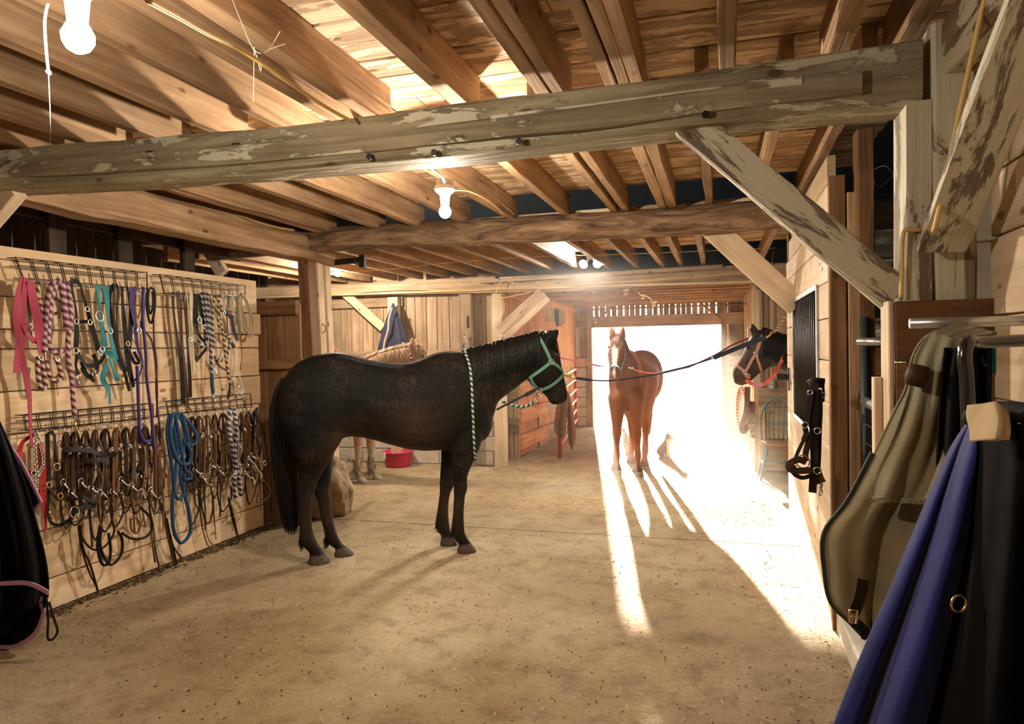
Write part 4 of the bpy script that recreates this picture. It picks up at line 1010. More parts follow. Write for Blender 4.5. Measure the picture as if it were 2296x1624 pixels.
def rack(label,tl,tr_,bl,br,nh):
    t=thing('wire_rack',label,'rack',W(tl),group='wire tack racks on the pine wall')
    a,b,c,d=W(tl),W(tr_),W(bl),W(br); X0=V((-.065,0,0))
    mb=MB()
    for o in(V((0,0,0)),X0):
        for f in(0,.38,1.0): mb.tube([a.lerp(c,f)+o,b.lerp(d,f)+o],.0028,6)
    n=nh
    mb.build('frame_rail',M['wire'],t,True)
    for k in range(n+1):
        f=k/n
        for e in(-.008,.008):
            ff=min(1,max(0,f+e)); m_=MB(); m_.tube([a.lerp(b,ff)+X0,a.lerp(b,ff),c.lerp(d,ff)],.0025,6); m_.build('upright_wire',M['wire'],t,True)
    hooks=[]
    for k in range(n):
        p=c.lerp(d,(k+.5)/n); m_=MB(); m_.tube([p+V((-.01,0,.03)),p+V((.0,0,-.01)),p+V((.012,.0,-.03)),p+V((.03,0,-.032)),p+V((.036,0,-.005))],.0028,6); m_.build('hook',M['steel'],t,True); hooks.append(p)
    return hooks
H1=rack('upper left wire rack, holding the pink, teal and purple tack',(33,577),(330,611),(50,623),(331,648),10)
H2=rack('upper right wire rack, holding the dark strap and the olive coil',(357,615),(550,640),(367,657),(550,664),9)
H3=rack('lower left wire rack, its brown bridles hanging below the teal halter',(52,932),(343,905),(58,966),(345,938),11)
H4=rack('lower right wire rack, over the thick blue rope',(372,901),(562,883),(376,930),(565,913),10)
def sp2(pts,Zf,dx,sub=5): return spline([W(Zf(*p),dx) for p in pts],sub)
def hw(parent,Zf,rings=(),snaps=(),dx=.02,mat='steel'):
    for x,y,r in rings: ring_at('ring',W(Zf(x,y),dx),(1,.1,.1),r,.0035,M[mat],parent)
    for a,b in snaps: clip('snap',W(Zf(*a),dx),W(Zf(*b),dx),M[mat],parent,.007)
def item(name,label,cat,Zf,straps=(),ropes=(),rings=(),snaps=(),dx=.0,hmat='steel',group=None):
    first=(straps[0][0] if straps else ropes[0][0])[0]
    t=thing(name,label,cat,W(Zf(*first),dx),group or {'bridle':'bridles hanging on the pine wall','halter':'halters hanging on the pine wall','reins':'reins hanging on the pine wall','rope':'ropes hanging on the pine wall'}.get(cat))
    for i,(pts,w_,mt) in enumerate(straps):
        mb=MB(); P=sp2(pts,Zf,dx+.004*i); ph=R.uniform(0,6); mb.ribbon(P,w_,.0035,(1,0,0),twist=lambda f,ph=ph:.5*math.sin(ph+f*5)); mb.build('strap',T[mt],t)
    for i,(pts,r,mt) in enumerate(ropes):
        P=sp2(pts,Zf,dx+.006*i,5)
        if mt in RP: rope('cord',P,r,RP[mt],t,8,1/.055,bulge=.08)
        else:
            mb=MB(); mb.tube(P,r,8); mb.build('cord',T[mt],t,True)
    hw(t,Zf,rings,snaps,dx+.025,hmat); return t
item('lead_strap','rose pink lead strap, leftmost on the upper rack, its tail hanging to the lower rack','strap',A4,straps=[([(180,285),(150,430),(132,600),(165,780),(150,900),(128,1050)],.045,'rose'),([(205,292),(190,430),(180,600),(170,850),(180,980),(210,1080),(230,1200),(238,1350),(240,1500),(255,1640)],.03,'rose'),([(238,320),(265,480),(300,640),(320,800),(325,900)],.05,'rose'),([(190,650),(215,740),(280,800)],.035,'rose')],snaps=[((240,640),(235,720))],dx=.03)
item('rope_halter','burgundy braided halter with checkered loops beside the pink strap','halter',A4,ropes=[([(310,330),(295,450),(330,520),(345,700),(340,900)],.010,'burg'),([(300,920),(300,1050),(325,1170),(360,1150),(340,1000),(320,930)],.013,'burg'),([(380,950),(375,1030),(430,1110),(485,1090),(470,1000),(445,930)],.013,'burg')],straps=[([(250,310),(225,420),(235,600),(245,740),(290,820)],.018,'burg_')] if 0 else [([(225,320),(225,450),(240,620),(250,760),(290,810)],.016,'brown'),([(345,900),(360,1010),(430,1090),(480,1030)],.018,'tan')],rings=[(325,925,.014),(455,940,.013)],dx=.015)
item('braided_rope','thick red, white and navy braided rope, left of its twin','rope',A4,ropes=[([(470,318),(420,340),(385,440),(372,600),(352,760),(355,880)],.018,'multi'),([(450,330),(405,450),(388,620),(380,800),(430,885),(510,865)],.017,'multi')],straps=[([(430,450),(475,490),(470,560),(430,580)],.02,'brown')],dx=.035)
item('braided_rope','red, white and navy braided rope whose end reaches the lower rack','rope',A4,ropes=[([(490,315),(500,430),(515,570),(535,700)],.019,'multi'),([(530,330),(548,450),(560,640),(538,780),(540,940),(568,1100),(578,1250),(592,1400)],.014,'multi')],snaps=[((596,1420),(600,1560))],hmat='brass',dx=.03)
item('halter','black nylon halter with silver buckles, left of the teal halter','halter',A4,straps=[([(545,345),(590,318),(640,360),(680,520),(725,660),(780,870)],.03,'black'),([(560,350),(590,480),(608,640),(605,760),(600,870)],.028,'black'),([(600,870),(690,985),(780,970),(832,905)],.028,'black'),([(600,650),(660,640),(715,645)],.024,'black')],rings=[(690,540,.016),(605,640,.016),(712,645,.016),(600,870,.018),(792,882,.018)],snaps=[((605,1060),(612,1150))],dx=.02)
item('halter','second black halter hanging lower, under the buckled black halter','halter',A4,straps=[([(620,880),(600,980),(620,1060)],.026,'black'),([(650,1000),(690,1070),(745,1115)],.024,'black'),([(740,900),(770,1000),(740,1070),(690,1060),(640,960)],.026,'black')],rings=[(745,1060,.014)],snaps=[((755,1020),(748,1085))],dx=.0)
item('halter','bright teal halter with a large silver buckle','halter',A4,straps=[([(770,350),(785,470),(795,600),(818,740),(830,840)],.036,'teal'),([(832,350),(848,480),(855,580),(868,700),(895,850),(915,945)],.038,'teal'),([(815,862),(880,905),(928,975)],.032,'teal'),([(860,930),(905,1040),(932,1110)],.030,'teal'),([(850,980),(812,1090),(860,1180),(872,1290)],.034,'teal')],rings=[(787,597,.033),(872,712,.02),(808,860,.018)],dx=.05)
item('reins','dark leather reins doubled over a hook right of the teal halter','reins',A4,straps=[([(905,345),(880,380),(872,500),(895,720),(925,920),(980,1030),(1025,1190)],.022,'dark'),([(915,345),(935,400),(925,600),(945,860),(1000,1040)],.022,'dark'),([(900,350),(900,600),(935,900),(965,1020)],.02,'dark')],dx=.03)
item('halter','black padded halter with a brass snap, left of the purple cords','halter',A4,straps=[([(965,360),(975,560),(1000,800),(1015,960),(1055,1160)],.034,'black'),([(1005,360),(1035,560),(1025,800),(1010,900)],.03,'black'),([(1015,850),(1060,960),(1100,960),(1060,880)],.022,'dark')],rings=[(1012,815,.016)],snaps=[((975,1060),(958,1180))],hmat='brass',dx=.02)
item('halter','purple nylon halter on the right end of the upper left rack','halter',A4,straps=[([(1075,365),(1045,470),(1070,690),(1090,850),(1128,960),(1100,1070),(1058,1110)],.024,'purple'),([(1040,370),(1040,500),(1065,660)],.024,'purple'),([(1130,365),(1142,500),(1118,700)],.022,'purple')],rings=[(1100,710,.02)],dx=.04)
item('lead_rope','purple lead rope falling past the lower rack in a hook shape','rope',A4,ropes=[([(1135,370),(1130,600),(1155,900),(1158,1050),(1175,1200),(1200,1390),(1212,1560),(1222,1650)],.010,'purple'),([(1085,990),(1092,1150),(1100,1400),(1110,1530),(1150,1592),(1190,1578)],.011,'purple')],dx=.06)
item('cord','black cord coiled at the right end of the upper left rack with long loose ends','cord',A4,ropes=[([(1165,375),(1160,500),(1180,630),(1205,640),(1225,520),(1222,400),(1190,372)],.008,'black'),([(1180,380),(1172,480),(1190,580),(1212,500),(1205,400)],.007,'black'),([(1215,600),(1220,800),(1240,980),(1235,1180),(1255,1400),(1275,1560)],.006,'plum'),([(1150,720),(1195,780),(1215,860),(1232,1000),(1245,1200),(1240,1400)],.006,'plum')],dx=.03)
# upper right rack
item('reins','long dark brown strap folded over, hanging down to the lower right rack','reins',A5,straps=[([(205,265),(212,420),(240,640),(272,860),(285,1150)],.032,'dark'),([(245,262),(250,420),(275,640),(300,900),(315,1150)],.03,'brown'),([(285,265),(300,450),(320,700),(335,900),(342,1100)],.026,'dark'),([(300,1100),(330,1180),(390,1240)],.014,'tan')],dx=.03)
item('strap','pale cream strap pair with a keeper, right of the long brown strap','strap',A5,straps=[([(312,278),(328,430),(342,600),(345,780),(335,880)],.024,'cream'),([(348,278),(350,480),(362,700),(374,915)],.026,'cream')],rings=[(342,640,.016)],dx=.03)
item('halter','charcoal halter with a silver ring, left of the black and white rope','halter',A5,straps=[([(385,285),(388,480),(405,600),(470,695),(385,810)],.034,'black'),([(410,290),(430,440),(455,560),(460,690)],.026,'black')],rings=[(415,487,.024),(450,540,.014)],dx=.02)
item('lead_rope','black and grey twisted rope with a blue-wrapped end and a snap','rope',A5,ropes=[([(425,270),(450,430),(468,560),(465,680),(430,700),(405,640)],.011,'bw'),([(478,275),(490,430),(500,600),(505,760),(512,950),(520,1080)],.012,'bw'),([(450,268),(470,420),(485,560),(480,640)],.012,'bw'),([(512,930),(515,1000),(522,1060)],.014,'blue')],snaps=[((523,1080),(528,1145))],dx=.04)
item('rope_halter','brown and cream knotted rope halter with long dangling ends','halter',A5,ropes=[([(535,295),(520,400),(518,550),(530,700)],.010,'choc'),([(575,295),(562,430),(600,600),(620,760),(640,900),(658,1000)],.012,'choc'),([(600,590),(655,640),(640,740),(590,805),(540,790)],.012,'choc'),([(550,300),(590,400),(560,480),(575,560)],.010,'choc')],straps=[([(530,770),(570,850),(630,885)],.018,'brown'),([(640,890),(655,1000),(640,1110)],.02,'dark')],rings=[(540,890,.014)],dx=.03)
item('halter','navy halter in the middle of the upper right rack','halter',A5,straps=[([(600,298),(615,430),(665,455),(685,570),(722,650)],.03,'navy'),([(645,298),(635,420),(640,600),(690,705)],.028,'navy'),([(605,420),(650,440),(680,470)],.024,'navy')],rings=[(612,430,.014)],dx=.04)
item('headstall','cream leather headstall with a ring cluster at its lower end','headstall',A5,straps=[([(672,290),(688,480),(700,690),(690,850),(688,960)],.016,'cream'),([(708,296),(720,480),(732,650),(720,860),(745,980)],.014,'cream'),([(690,960),(700,1060),(745,1090),(770,1050),(745,985)],.01,'cream'),([(735,600),(750,760),(738,880)],.014,'tan')],rings=[(735,1040,.034),(690,960,.014)],snaps=[((755,1080),(757,1130))],dx=.03)
item('cord','olive cord coiled on the rightmost hook of the upper racks','cord',A5,ropes=[([(735,285),(745,440),(790,590),(825,620),(842,540),(815,420),(770,290),(740,282)],.007,'olive'),([(740,290),(760,450),(800,600),(838,580),(835,470),(790,330),(750,280)],.006,'olive'),([(725,290),(735,430),(775,560),(810,570),(820,480),(780,340),(740,280)],.007,'olive'),([(720,300),(728,460),(745,590)],.02,'olive')],dx=.035)
# lower left rack
item('halter','red nylon halter on the leftmost hook of the lower left rack','halter',A6,straps=[([(245,245),(165,300),(140,420),(180,510),(245,525)],.032,'red'),([(295,300),(312,480),(310,640),(325,800),(335,940)],.034,'red'),([(240,520),(290,480),(310,420)],.028,'red')],rings=[(245,525,.016)],dx=.01)
tc_=thing('chain_lead','silver chain hanging on the red halter hook','chain',W(A6(270,240),.03))
for pts in([(268,240),(255,330),(262,450),(270,560),(268,640)],[(272,240),(300,330),(316,440),(290,520),(272,560)]):
    P=sp2(pts,A6,.03,7)
    for i,p in enumerate(P[:-1]): ring_at('chain_link',p,(1,0,0) if i%2 else (0,1,.2),.0095,.0028,M['steel'],tc_)
item('halter','black leather halter with a wide noseband, right of the chain','halter',A6,straps=[([(345,240),(350,430),(358,600),(352,840),(420,905),(510,862)],.024,'dark'),([(395,240),(412,440),(430,590),(440,700)],.026,'dark'),([(360,630),(410,705),(460,690)],.022,'dark'),([(345,245),(370,225),(395,245)],.024,'dark')],rings=[(415,478,.022),(358,610,.018),(440,690,.018)],snaps=[((360,800),(372,860))],dx=.02,hmat='brass')
def bridle(label,cx,cy,Zf,drop,k,col,rein,dx,seed):
    """bridle on a hook: crownpiece, cheekpieces, browband, noseband, bit rings and looped reins"""
    q=random.Random(seed); U=lambda a,b:q.uniform(a,b)
    s=drop/450; w=.017; c2=q.choice(('dark',col,'brown')); X=cx;Yc=cy
    a=28*s+U(-4,6); sk=U(-12,14)
    bl_=(X-a+sk*.6,Yc+drop*.88+U(-20,20)); br_=(X+a+sk,Yc+drop+U(-20,20))
    st=[([(X,Yc),(X-a*.7,Yc+40),(X-a,Yc+drop*.35),(X-a+sk*.3,Yc+drop*.65),bl_],w,col),
        ([(X,Yc),(X+a*.7,Yc+36),(X+a,Yc+drop*.38),(X+a+sk*.5,Yc+drop*.7),br_],w,c2),
        ([(X-a*1.1,Yc+drop*.20),(X+U(-5,5),Yc+drop*.30+U(0,16)),(X+a*1.4,Yc+drop*.22)],w*1.1,col),
        ([(X-a,Yc+drop*.62),(X-a*1.8+U(-10,5),Yc+drop*.82),(X,Yc+drop*.98),(X+a*1.9,Yc+drop*.80),(X+a,Yc+drop*.60)],w*1.1,c2),
        ([(X+a*.4,Yc+16),(X+a*2.1+U(-5,12),Yc+drop*.4),(X+a*1.7,Yc+drop*.9),(X+U(-10,10),Yc+drop*1.16),(X-a*1.3,Yc+drop*.8)],.012,col)]
    rl=rein
    for q_ in range(3): o_=U(-34,34); st.append(([(X+U(-8,8),Yc+4),(X+o_*.6,Yc+drop*.4),(X+o_,Yc+drop*U(.8,1.25))],U(.012,.022),q.choice(('dark','brown',col))))
    st.append(([bl_,(bl_[0]-U(5,18),bl_[1]+rl*.5),(X+U(-8,8),bl_[1]+rl),(br_[0]+U(8,24),br_[1]+rl*.45),br_],.012,'dark'))
    if q.random()<.65: st.append(([br_,(br_[0]+U(0,22),br_[1]+rl*.5),(br_[0]+U(5,40),br_[1]+rl*U(1.2,1.7))],.013,col))
    t=item('bridle',label,'bridle',Zf,straps=st,rings=[(bl_[0],bl_[1],.021),(br_[0],br_[1],.021),(X-a,Yc+drop*.3,.010),(X+a,Yc+drop*.3,.010)],dx=dx)
    mb=MB(); A_,B_=W(Zf(*bl_),dx+.03),W(Zf(*br_),dx+.03); mb.tube([A_,A_.lerp(B_,.5)+V((0,0,-.008)),B_],.006,7); mb.build('bit',M['steel'],t,True)
    return t
LLB=['brown bridle beside the black leather halter, first in the crowded row','bridle with a wide dark noseband, second in the crowded row','dark bridle under the rope end with brass snap','brown bridle behind the tooled browband, on the lower left rack','bridle with large shiny bit rings below the teal halter','light brown bridle with coiled reins, lower left rack','dark bridle left of the purple rope on the lower left rack','brown bridle under the hanging purple rope','narrow brown bridle at the right end of the lower left rack','thin brown bridle just left of the thick blue rope']
for i,cx in enumerate((480,545,620,690,765,845,915,985,1055,1130)):
    bridle(LLB[i],cx,228-i*6.0,A6,U_:=[430,500,420,470,520,500,430,480,400,560][i],i,['brown','dark','brown','tan','dark','tan','brown','tan','brown','tan'][i],[330,240,260,380,300,260,240,200,180,160][i],.0+.008*(i%4),100+i)
item('browband','tooled dark browband lying across the lower left bridles','browband',A6,straps=[([(455,352),(560,350),(650,360),(740,385),(850,388)],.034,'dark'),([(590,440),(690,430),(795,425)],.036,'dark')],dx=.09)
item('noseband','stiff dark noseband with a round ring end, jutting over the lower left bridles','noseband',A6,straps=[([(520,810),(600,780),(700,752)],.036,'dark'),([(560,650),(620,700),(690,745)],.024,'dark')],rings=[(543,808,.034)],dx=.09)
item('reins','coiled round leather reins low on the wall, below the tooled browband','reins',A6,ropes=[([(590,900),(600,1000),(680,1080),(760,1060),(830,960),(820,880)],.007,'dark'),([(730,900),(710,1050),(740,1180),(790,1180),(805,1080),(790,960)],.009,'black'),([(740,920),(730,1060),(800,1190),(880,1120),(890,1010),(860,950)],.009,'black'),([(950,850),(960,940),(1000,960),(1020,900),(990,850),(955,860)],.007,'tan'),([(890,960),(960,1000),(1060,990),(1110,920),(1090,840),(1030,780)],.009,'dark')],dx=.06)
item('reins','long thin reins trailing to the floor from the left bridles','reins',A6,straps=[([(570,900),(590,1050),(640,1220),(690,1330),(715,1400)],.012,'dark'),([(580,900),(610,1080),(660,1200),(712,1380)],.012,'dark')],dx=.03)
item('reins','pair of narrow reins ending in points below the coiled reins','reins',A6,straps=[([(1080,640),(1095,850),(1110,1040),(1130,1175)],.013,'dark'),([(1060,650),(1110,870),(1130,1080),(1160,1210)],.012,'brown'),([(1185,640),(1190,800),(1185,960)],.016,'tan')],dx=.03)
item('lead_rope','thick blue rope in large loops on the lower right rack','rope',A7,ropes=[([(230,165),(175,195),(160,330),(185,520),(212,700),(200,900),(210,1090),(268,1192),(340,1110),(332,950),(290,790),(262,640),(285,480),(300,320),(260,185)],.013,'blue'),([(245,170),(215,300),(240,470),(225,620),(215,780),(250,845),(290,790),(270,620)],.013,'blue'),([(270,175),(330,240),(385,330),(385,395),(340,415),(315,330),(285,200)],.013,'blue'),([(200,175),(180,300),(205,450),(260,560),(330,560),(345,480),(310,400)],.014,'blue'),([(225,180),(250,330),(300,600),(340,640),(345,680),(300,690),(290,650)],.012,'blue')],dx=.05)
LRB=['dark bridle right beside the thick blue rope','brown bridle with narrow cheekpieces, two hooks right of the blue rope','bridle with rounded reins in the middle of the lower right rack','dark brown bridle left of the grey and white rope','brown bridle directly behind the grey and white rope','bridle with many silver curb bits at the lower right','tan bridle with ring loops at the top, lower right rack','dark bridle on the last hook of the lower right rack']
for i,cx in enumerate((350,410,470,535,600,745,800,850)):
    bridle(LRB[i],cx,196-i*7,A7,[520,470,560,440,520,430,470,380][i],i,['dark','brown','tan','dark','brown','tan','tan','dark'][i],[420,300,380,260,330,260,330,260][i],.0+.008*(i%3),200+i)
item('lead_rope','grey and white twisted rope doubled over the lower right rack','rope',A7,ropes=[([(660,125),(645,260),(672,450),(692,600),(688,780),(700,835)],.017,'gw'),([(685,125),(705,290),(690,480),(718,640),(742,820)],.017,'gw')],rings=[(690,660,.02)],dx=.07)
item('reins','brown reins brushing the dirt line under the lower right rack','reins',A7,straps=[([(400,700),(420,950),(450,1130),(500,1240),(555,1270)],.015,'brown'),([(440,700),(460,950),(480,1150),(560,1230),(690,1255)],.012,'tan'),([(520,850),(530,1000),(545,1160)],.013,'brown'),([(640,830),(680,1000),(728,1190)],.024,'dark')],dx=.03)
item('reins','stiff dark straps standing in the corner below the blue rope','reins',A7,straps=[([(120,880),(170,1100),(230,1370)],.024,'dark'),([(90,850),(150,1080),(215,1360)],.018,'brown'),([(150,1000),(200,1200),(268,1310)],.02,'dark')],dx=.03)
item('reins','loops of tan rein hanging off the right edge of the pine wall','reins',A7,ropes=[([(905,680),(955,740),(972,800),(930,860),(870,865),(880,800)],.006,'tan'),([(890,690),(930,760),(940,830),(890,850)],.006,'brown')],straps=[([(868,120),(888,250),(920,430),(942,580)],.03,'black'),([(860,130),(870,300),(895,450)],.024,'dark')],rings=[(930,560,.02)],dx=.05)
ct=thing('curb_bit','silver curb bit with chain hanging at the lower right of the tack wall','bit',W(A7(800,520),.08))
for x,y in((800,520),(775,635),(850,710),(735,425),(905,665),(700,640)): ring_at('ring',W(A7(x,y),.08),(1,.3,0),.016,.004,M['steel'],ct)
for q_ in([(800,520),(840,560),(880,620),(910,660)],[(780,640),(810,670),(845,690),(850,740)],[(720,640),(690,650),(655,680),(660,740)]): mb=MB(); mb.tube(sp2(q_,A7,.08),.0065,7); mb.build('shank',M['steel'],ct,True)
# debris line at the foot of the wall
mb=MB()
for k in range(900):
    y=R.uniform(1.8,5.6); x=-4.03+abs(R.gauss(0,.05)); a=R.uniform(0,3.14); l=R.uniform(.01,.035)
    mb.box((x,y,R.uniform(.004,.02)),(l,R.uniform(.004,.014),R.uniform(.003,.012)),Matrix.Rotation(a,3,'Z')@Matrix.Rotation(R.uniform(-.5,.5),3,'Y'))
o=mb.build('floor_debris',plain('crumbled dirt',(.10,.06,.03),.95)); o['kind']='stuff'; tag(o,'line of dark dirt crumbs along the foot of the pine wall','dirt')
# ================================================================ blankets
def cloth(name,c,rough=.8,wv=260,c2=None,sheen=.3):
    mt,nt,bs,N,L=nmat(name); tc=N('ShaderNodeTexCoord'); n=noise_node(nt,tc.outputs['Object'],6,5,.6); n2=noise_node(nt,tc.outputs['Object'],wv,2,.5)
    col=mixc(nt,1.0,c,ramp(nt,n.outputs[0],[(.3,(.66,.64,.60)),(.65,(1,1,1))]).outputs[0],'MULTIPLY')
    if c2: col=mixc(nt,ramp(nt,noise_node(nt,tc.outputs['Object'],2.2,3,.6).outputs[0],[(.45,(0,0,0)),(.62,(1,1,1))]).outputs[0],col,c2)
    L(col,bs.inputs['Base Color']); bs.inputs['Roughness'].default_value=rough; bs.inputs['Specular IOR Level'].default_value=.12; bs.inputs['Sheen Weight'].default_value=sheen*.4
    bump(nt,bs,n2.outputs[0],.25,.003); return mt
def sheet(name,L_,R_,Y,mat,parent=None,nu=40,nv=60,fold=None,th=.008,top=None):
    """hanging cloth between a left and a right edge (photograph points), Y(u,v) its depth"""
    vs=[];fs=[]
    for j in range(nv+1):
        v=j/nv; a=cr([(*p,) for p in L_],v); b=cr([(*p,) for p in R_],v)
        for i in range(nu+1):
            u=i/nu; vs.append(aY(a[0]+(b[0]-a[0])*u,a[1]+(b[1]-a[1])*u,Y(u,v)+(fold(u,v) if fold else 0)))
    for j in range(nv):
        for i in range(nu): k=j*(nu+1)+i; fs.append((k,k+1,k+nu+2,k+nu+1))
    o=mk(name,vs,fs,mat,parent,True); s=o.modifiers.new('thickness','SOLIDIFY'); s.thickness=th; s.offset=0
    return o,vs,nu,nv
def edge_tube(name,vs,ids,r,mat,parent): mb=MB(); mb.ribbon([vs[i] for i in ids],r,.016,(0,-1,0)); return mb.build(name,mat,parent)
# khaki blanket over a wall arm
KH=cloth('khaki canvas',(.23,.185,.105),.9,c2=(.19,.18,.125))
kb_=thing('horse_blanket','faded khaki canvas horse blanket draped over a wall arm at right','blanket',(.6,2.3,1.65))
Lk=[(2150,722),(2078,752),(2045,800),(2030,870),(2000,930),(1972,990),(1938,1060),(1900,1130),(1850,1200),(1853,1290),(1866,1350),(1905,1390),(1945,1432)]
Rk=[(2235,748),(2168,762),(2150,800),(2140,850),(2132,900),(2122,960),(2112,1030),(2100,1100),(2080,1180),(2060,1260),(2040,1330),(2000,1400),(1968,1436)]
yk=lambda u,v:2.34-.10*u+.05*math.sin(v*3)
fk=lambda u,v:(.022*math.sin(u*9+v*3.2)+.008*math.sin(u*23+2*v)+.02*noise.noise(V((u*3,v*5,1))))*min(1,v*3+.15)*(1-.3*v)
o,vsk,nu,nv=sheet('canvas',Lk,Rk,yk,KH,kb_,fold=fk)
edge_tube('binding',vsk,[j*(nu+1) for j in range(nv*6//13,nv+1)],.022,cloth('dark binding',(.05,.06,.05)),kb_)
# upper flap with a hem above the opening
Lf=[(2080,752),(2052,800),(2036,880),(2010,960),(1984,1020),(1962,1070),(1948,1118)]; Rf=[(2172,762),(2158,830),(2148,900),(2140,970),(2130,1030),(2118,1080),(2096,1124)]
fo,vf,nuf,nvf=sheet('flap',Lf,Rf,lambda u,v:2.27-.10*u,KH,kb_,30,40,lambda u,v:(.016*math.sin(u*9+v*2.5)+.010*math.sin(u*19)+.02*noise.noise(V((u*3,v*4,7))))*min(1,v*2+.2))
edge_tube('hem',vf,[nvf*(nuf+1)+i for i in range(nuf+1)],.016,KH,kb_)
mb=MB(); mb.ribbon(spline([aY(1936,1300,2.2),aY(1928,1340,2.19),aY(1915,1375,2.19)],4),.03,.004,(0,-1,0)); mb.build('strap',T['dark'],kb_)
mb=MB(); P=[aY(x,y,2.18) for x,y in((1905,1368),(1922,1370),(1920,1398),(1904,1396))]; mb.tube(P,.003,6,True); mb.tube([P[0].lerp(P[3],.5),P[1].lerp(P[2],.5)],.0025,6); mb.build('buckle',M['brass'],kb_,True)
mb=MB(); mb.ribbon(spline([aY(1912,1395,2.2),aY(1935,1410,2.2),aY(1943,1432,2.2)],4),.028,.004,(0,-1,0)); mb.build('strap',T['black'],kb_)
t=thing('leather_cup','small brown leather cup hanging on the khaki blanket','leather cup',aY(2055,845,2.2))
mb=MB(); mb.lathe([(.001,.032),(.026,.030),(.030,.0),(.024,-.030),(.019,-.030),(.021,.0),(.001,.02)],aY(2056,843,2.19),16,ax=Matrix.Rotation(.25,3,'Y')@Matrix.Diagonal((1,1,1)).to_3x3() if 0 else Matrix.Rotation(.25,3,'Y')); mb.build('cup',T['brown'],t,True)
# wall arm (bent pipe) and a black sheet drawn as the dark gap beside it
arm=thing('blanket_rack','bent black pipe blanket arm holding a dark cloth beside the khaki blanket','blanket rack',(.85,2.2,1.6))
mb=MB(); mb.tube(spline([aY(2172,1150,2.0),aY(2172,1000,2.0),aY(2168,860,2.0),aY(2163,800,2.0),aY(2172,768,2.02),aY(2200,768,2.1),V((.89,2.25,1.60))],6),.017,12); mb.build('pipe',plain('gloss black pipe',(.02,.02,.022),.15,spec=.8),arm,True)
mb=MB(); mb.tube([V((.55,2.36,1.655)),V((.895,2.36,1.655))],.016,10); mb.build('cross_pipe',M['galv'],arm,True)
BK=cloth('black fleece',(.0045,.004,.0045),sheen=0)
bkb=thing('blanket','black cloth hanging behind the bent pipe arm','blanket',(.7,2.2,1.5))
sheet('cloth',[(2120,780),(2108,900),(2100,1100),(2096,1300)],[(2222,780),(2222,900),(2222,1100),(2222,1300)],lambda u,v:2.17,BK,bkb,30,30,lambda u,v:.02*math.sin(u*17+v))  # flat black stands for the shade in the rack gap
tq=thing('blanket','teal cloth edge folded over the arm under the khaki blanket','blanket',(.8,2.2,1.55))
sheet('cloth',[(2155,776),(2172,790),(2185,800)],[(2232,772),(2232,800),(2232,840)],lambda u,v:2.22-.05*v,cloth('teal cloth',(.03,.22,.22)),tq,16,12,lambda u,v:.01*math.sin(u*9))
# blue and black cooler in front
BL=cloth('royal blue fleece',(.020,.032,.20),.85,sheen=.8)
cb=thing('horse_blanket','royal blue and black blanket hanging at the right edge nearest the viewer','blanket',(.45,1.5,1.43))
Lb=[(2186,930),(2135,1005),(2086,1112),(2046,1207),(1996,1327),(1946,1440),(1898,1556),(1862,1650),(1820,1760),(1780,1860)]
Rb=[(2196,930),(2192,1005),(2176,1112),(2164,1207),(2140,1327),(2118,1440),(2090,1556),(2066,1650),(2040,1760),(2010,1860)]
fb=lambda u,v:(-.03*math.sin(u*3.14)+.045*math.exp(-((u-.34)/.07)**2)-.012*math.sin(u*9+v*2))*min(1,v*2.5+.1)
o,vb_,nb_,mv_=sheet('blue_panel',Lb,Rb,lambda u,v:1.56-.10*u,BL,cb,60,60,fb)
Lc=[(2194,925),(2190,1005),(2174,1112),(2160,1207),(2136,1327),(2114,1440),(2086,1556),(2062,1650),(2036,1760),(2006,1860)]
Rc=[(2300,918),(2345,1005),(2350,1112),(2350,1207),(2350,1327),(2350,1440),(2350,1556),(2350,1650),(2350,1760),(2350,1860)]
sheet('black_panel',Lc,Rc,lambda u,v:1.46-.16*u,BK,cb,50,60,lambda u,v:(.02*math.sin(u*7+1.2)+.006*math.sin(u*19))*min(1,v*2+.15))
# rolled top over the pipe
mb=MB(); mb.tube(spline([aY(2178,938,1.50),aY(2215,924,1.44),aY(2262,922,1.38),aY(2330,930,1.30)],5),.017,14); mb.build('folded_top',BK,cb,True)
fo,vv,_,_=sheet('fleece_collar',[(2177,918),(2178,945),(2186,965),(2190,990)],[(2244,908),(2252,935),(2253,960),(2248,986)],lambda u,v:1.44-.10*u-.07*math.sin(v*1.6),cloth('sand fleece',(.50,.38,.22),.95,90),cb,16,14,lambda u,v:.006*math.sin(u*5+v*2),.02)
ring_at('ring',aY(2150,1354,1.38),(0.5,-1,0),.015,.0022,M['brass'],cb)
arm2=thing('blanket_rack','pipe arm carrying the royal blue and black blanket','blanket rack',(.9,1.3,1.43))
mb=MB(); mb.tube([aY(2180,942,1.50),aY(2330,934,1.30),V((.9,1.28,1.40))],.015,10); mb.build('pipe',M['galv'],arm2,True)
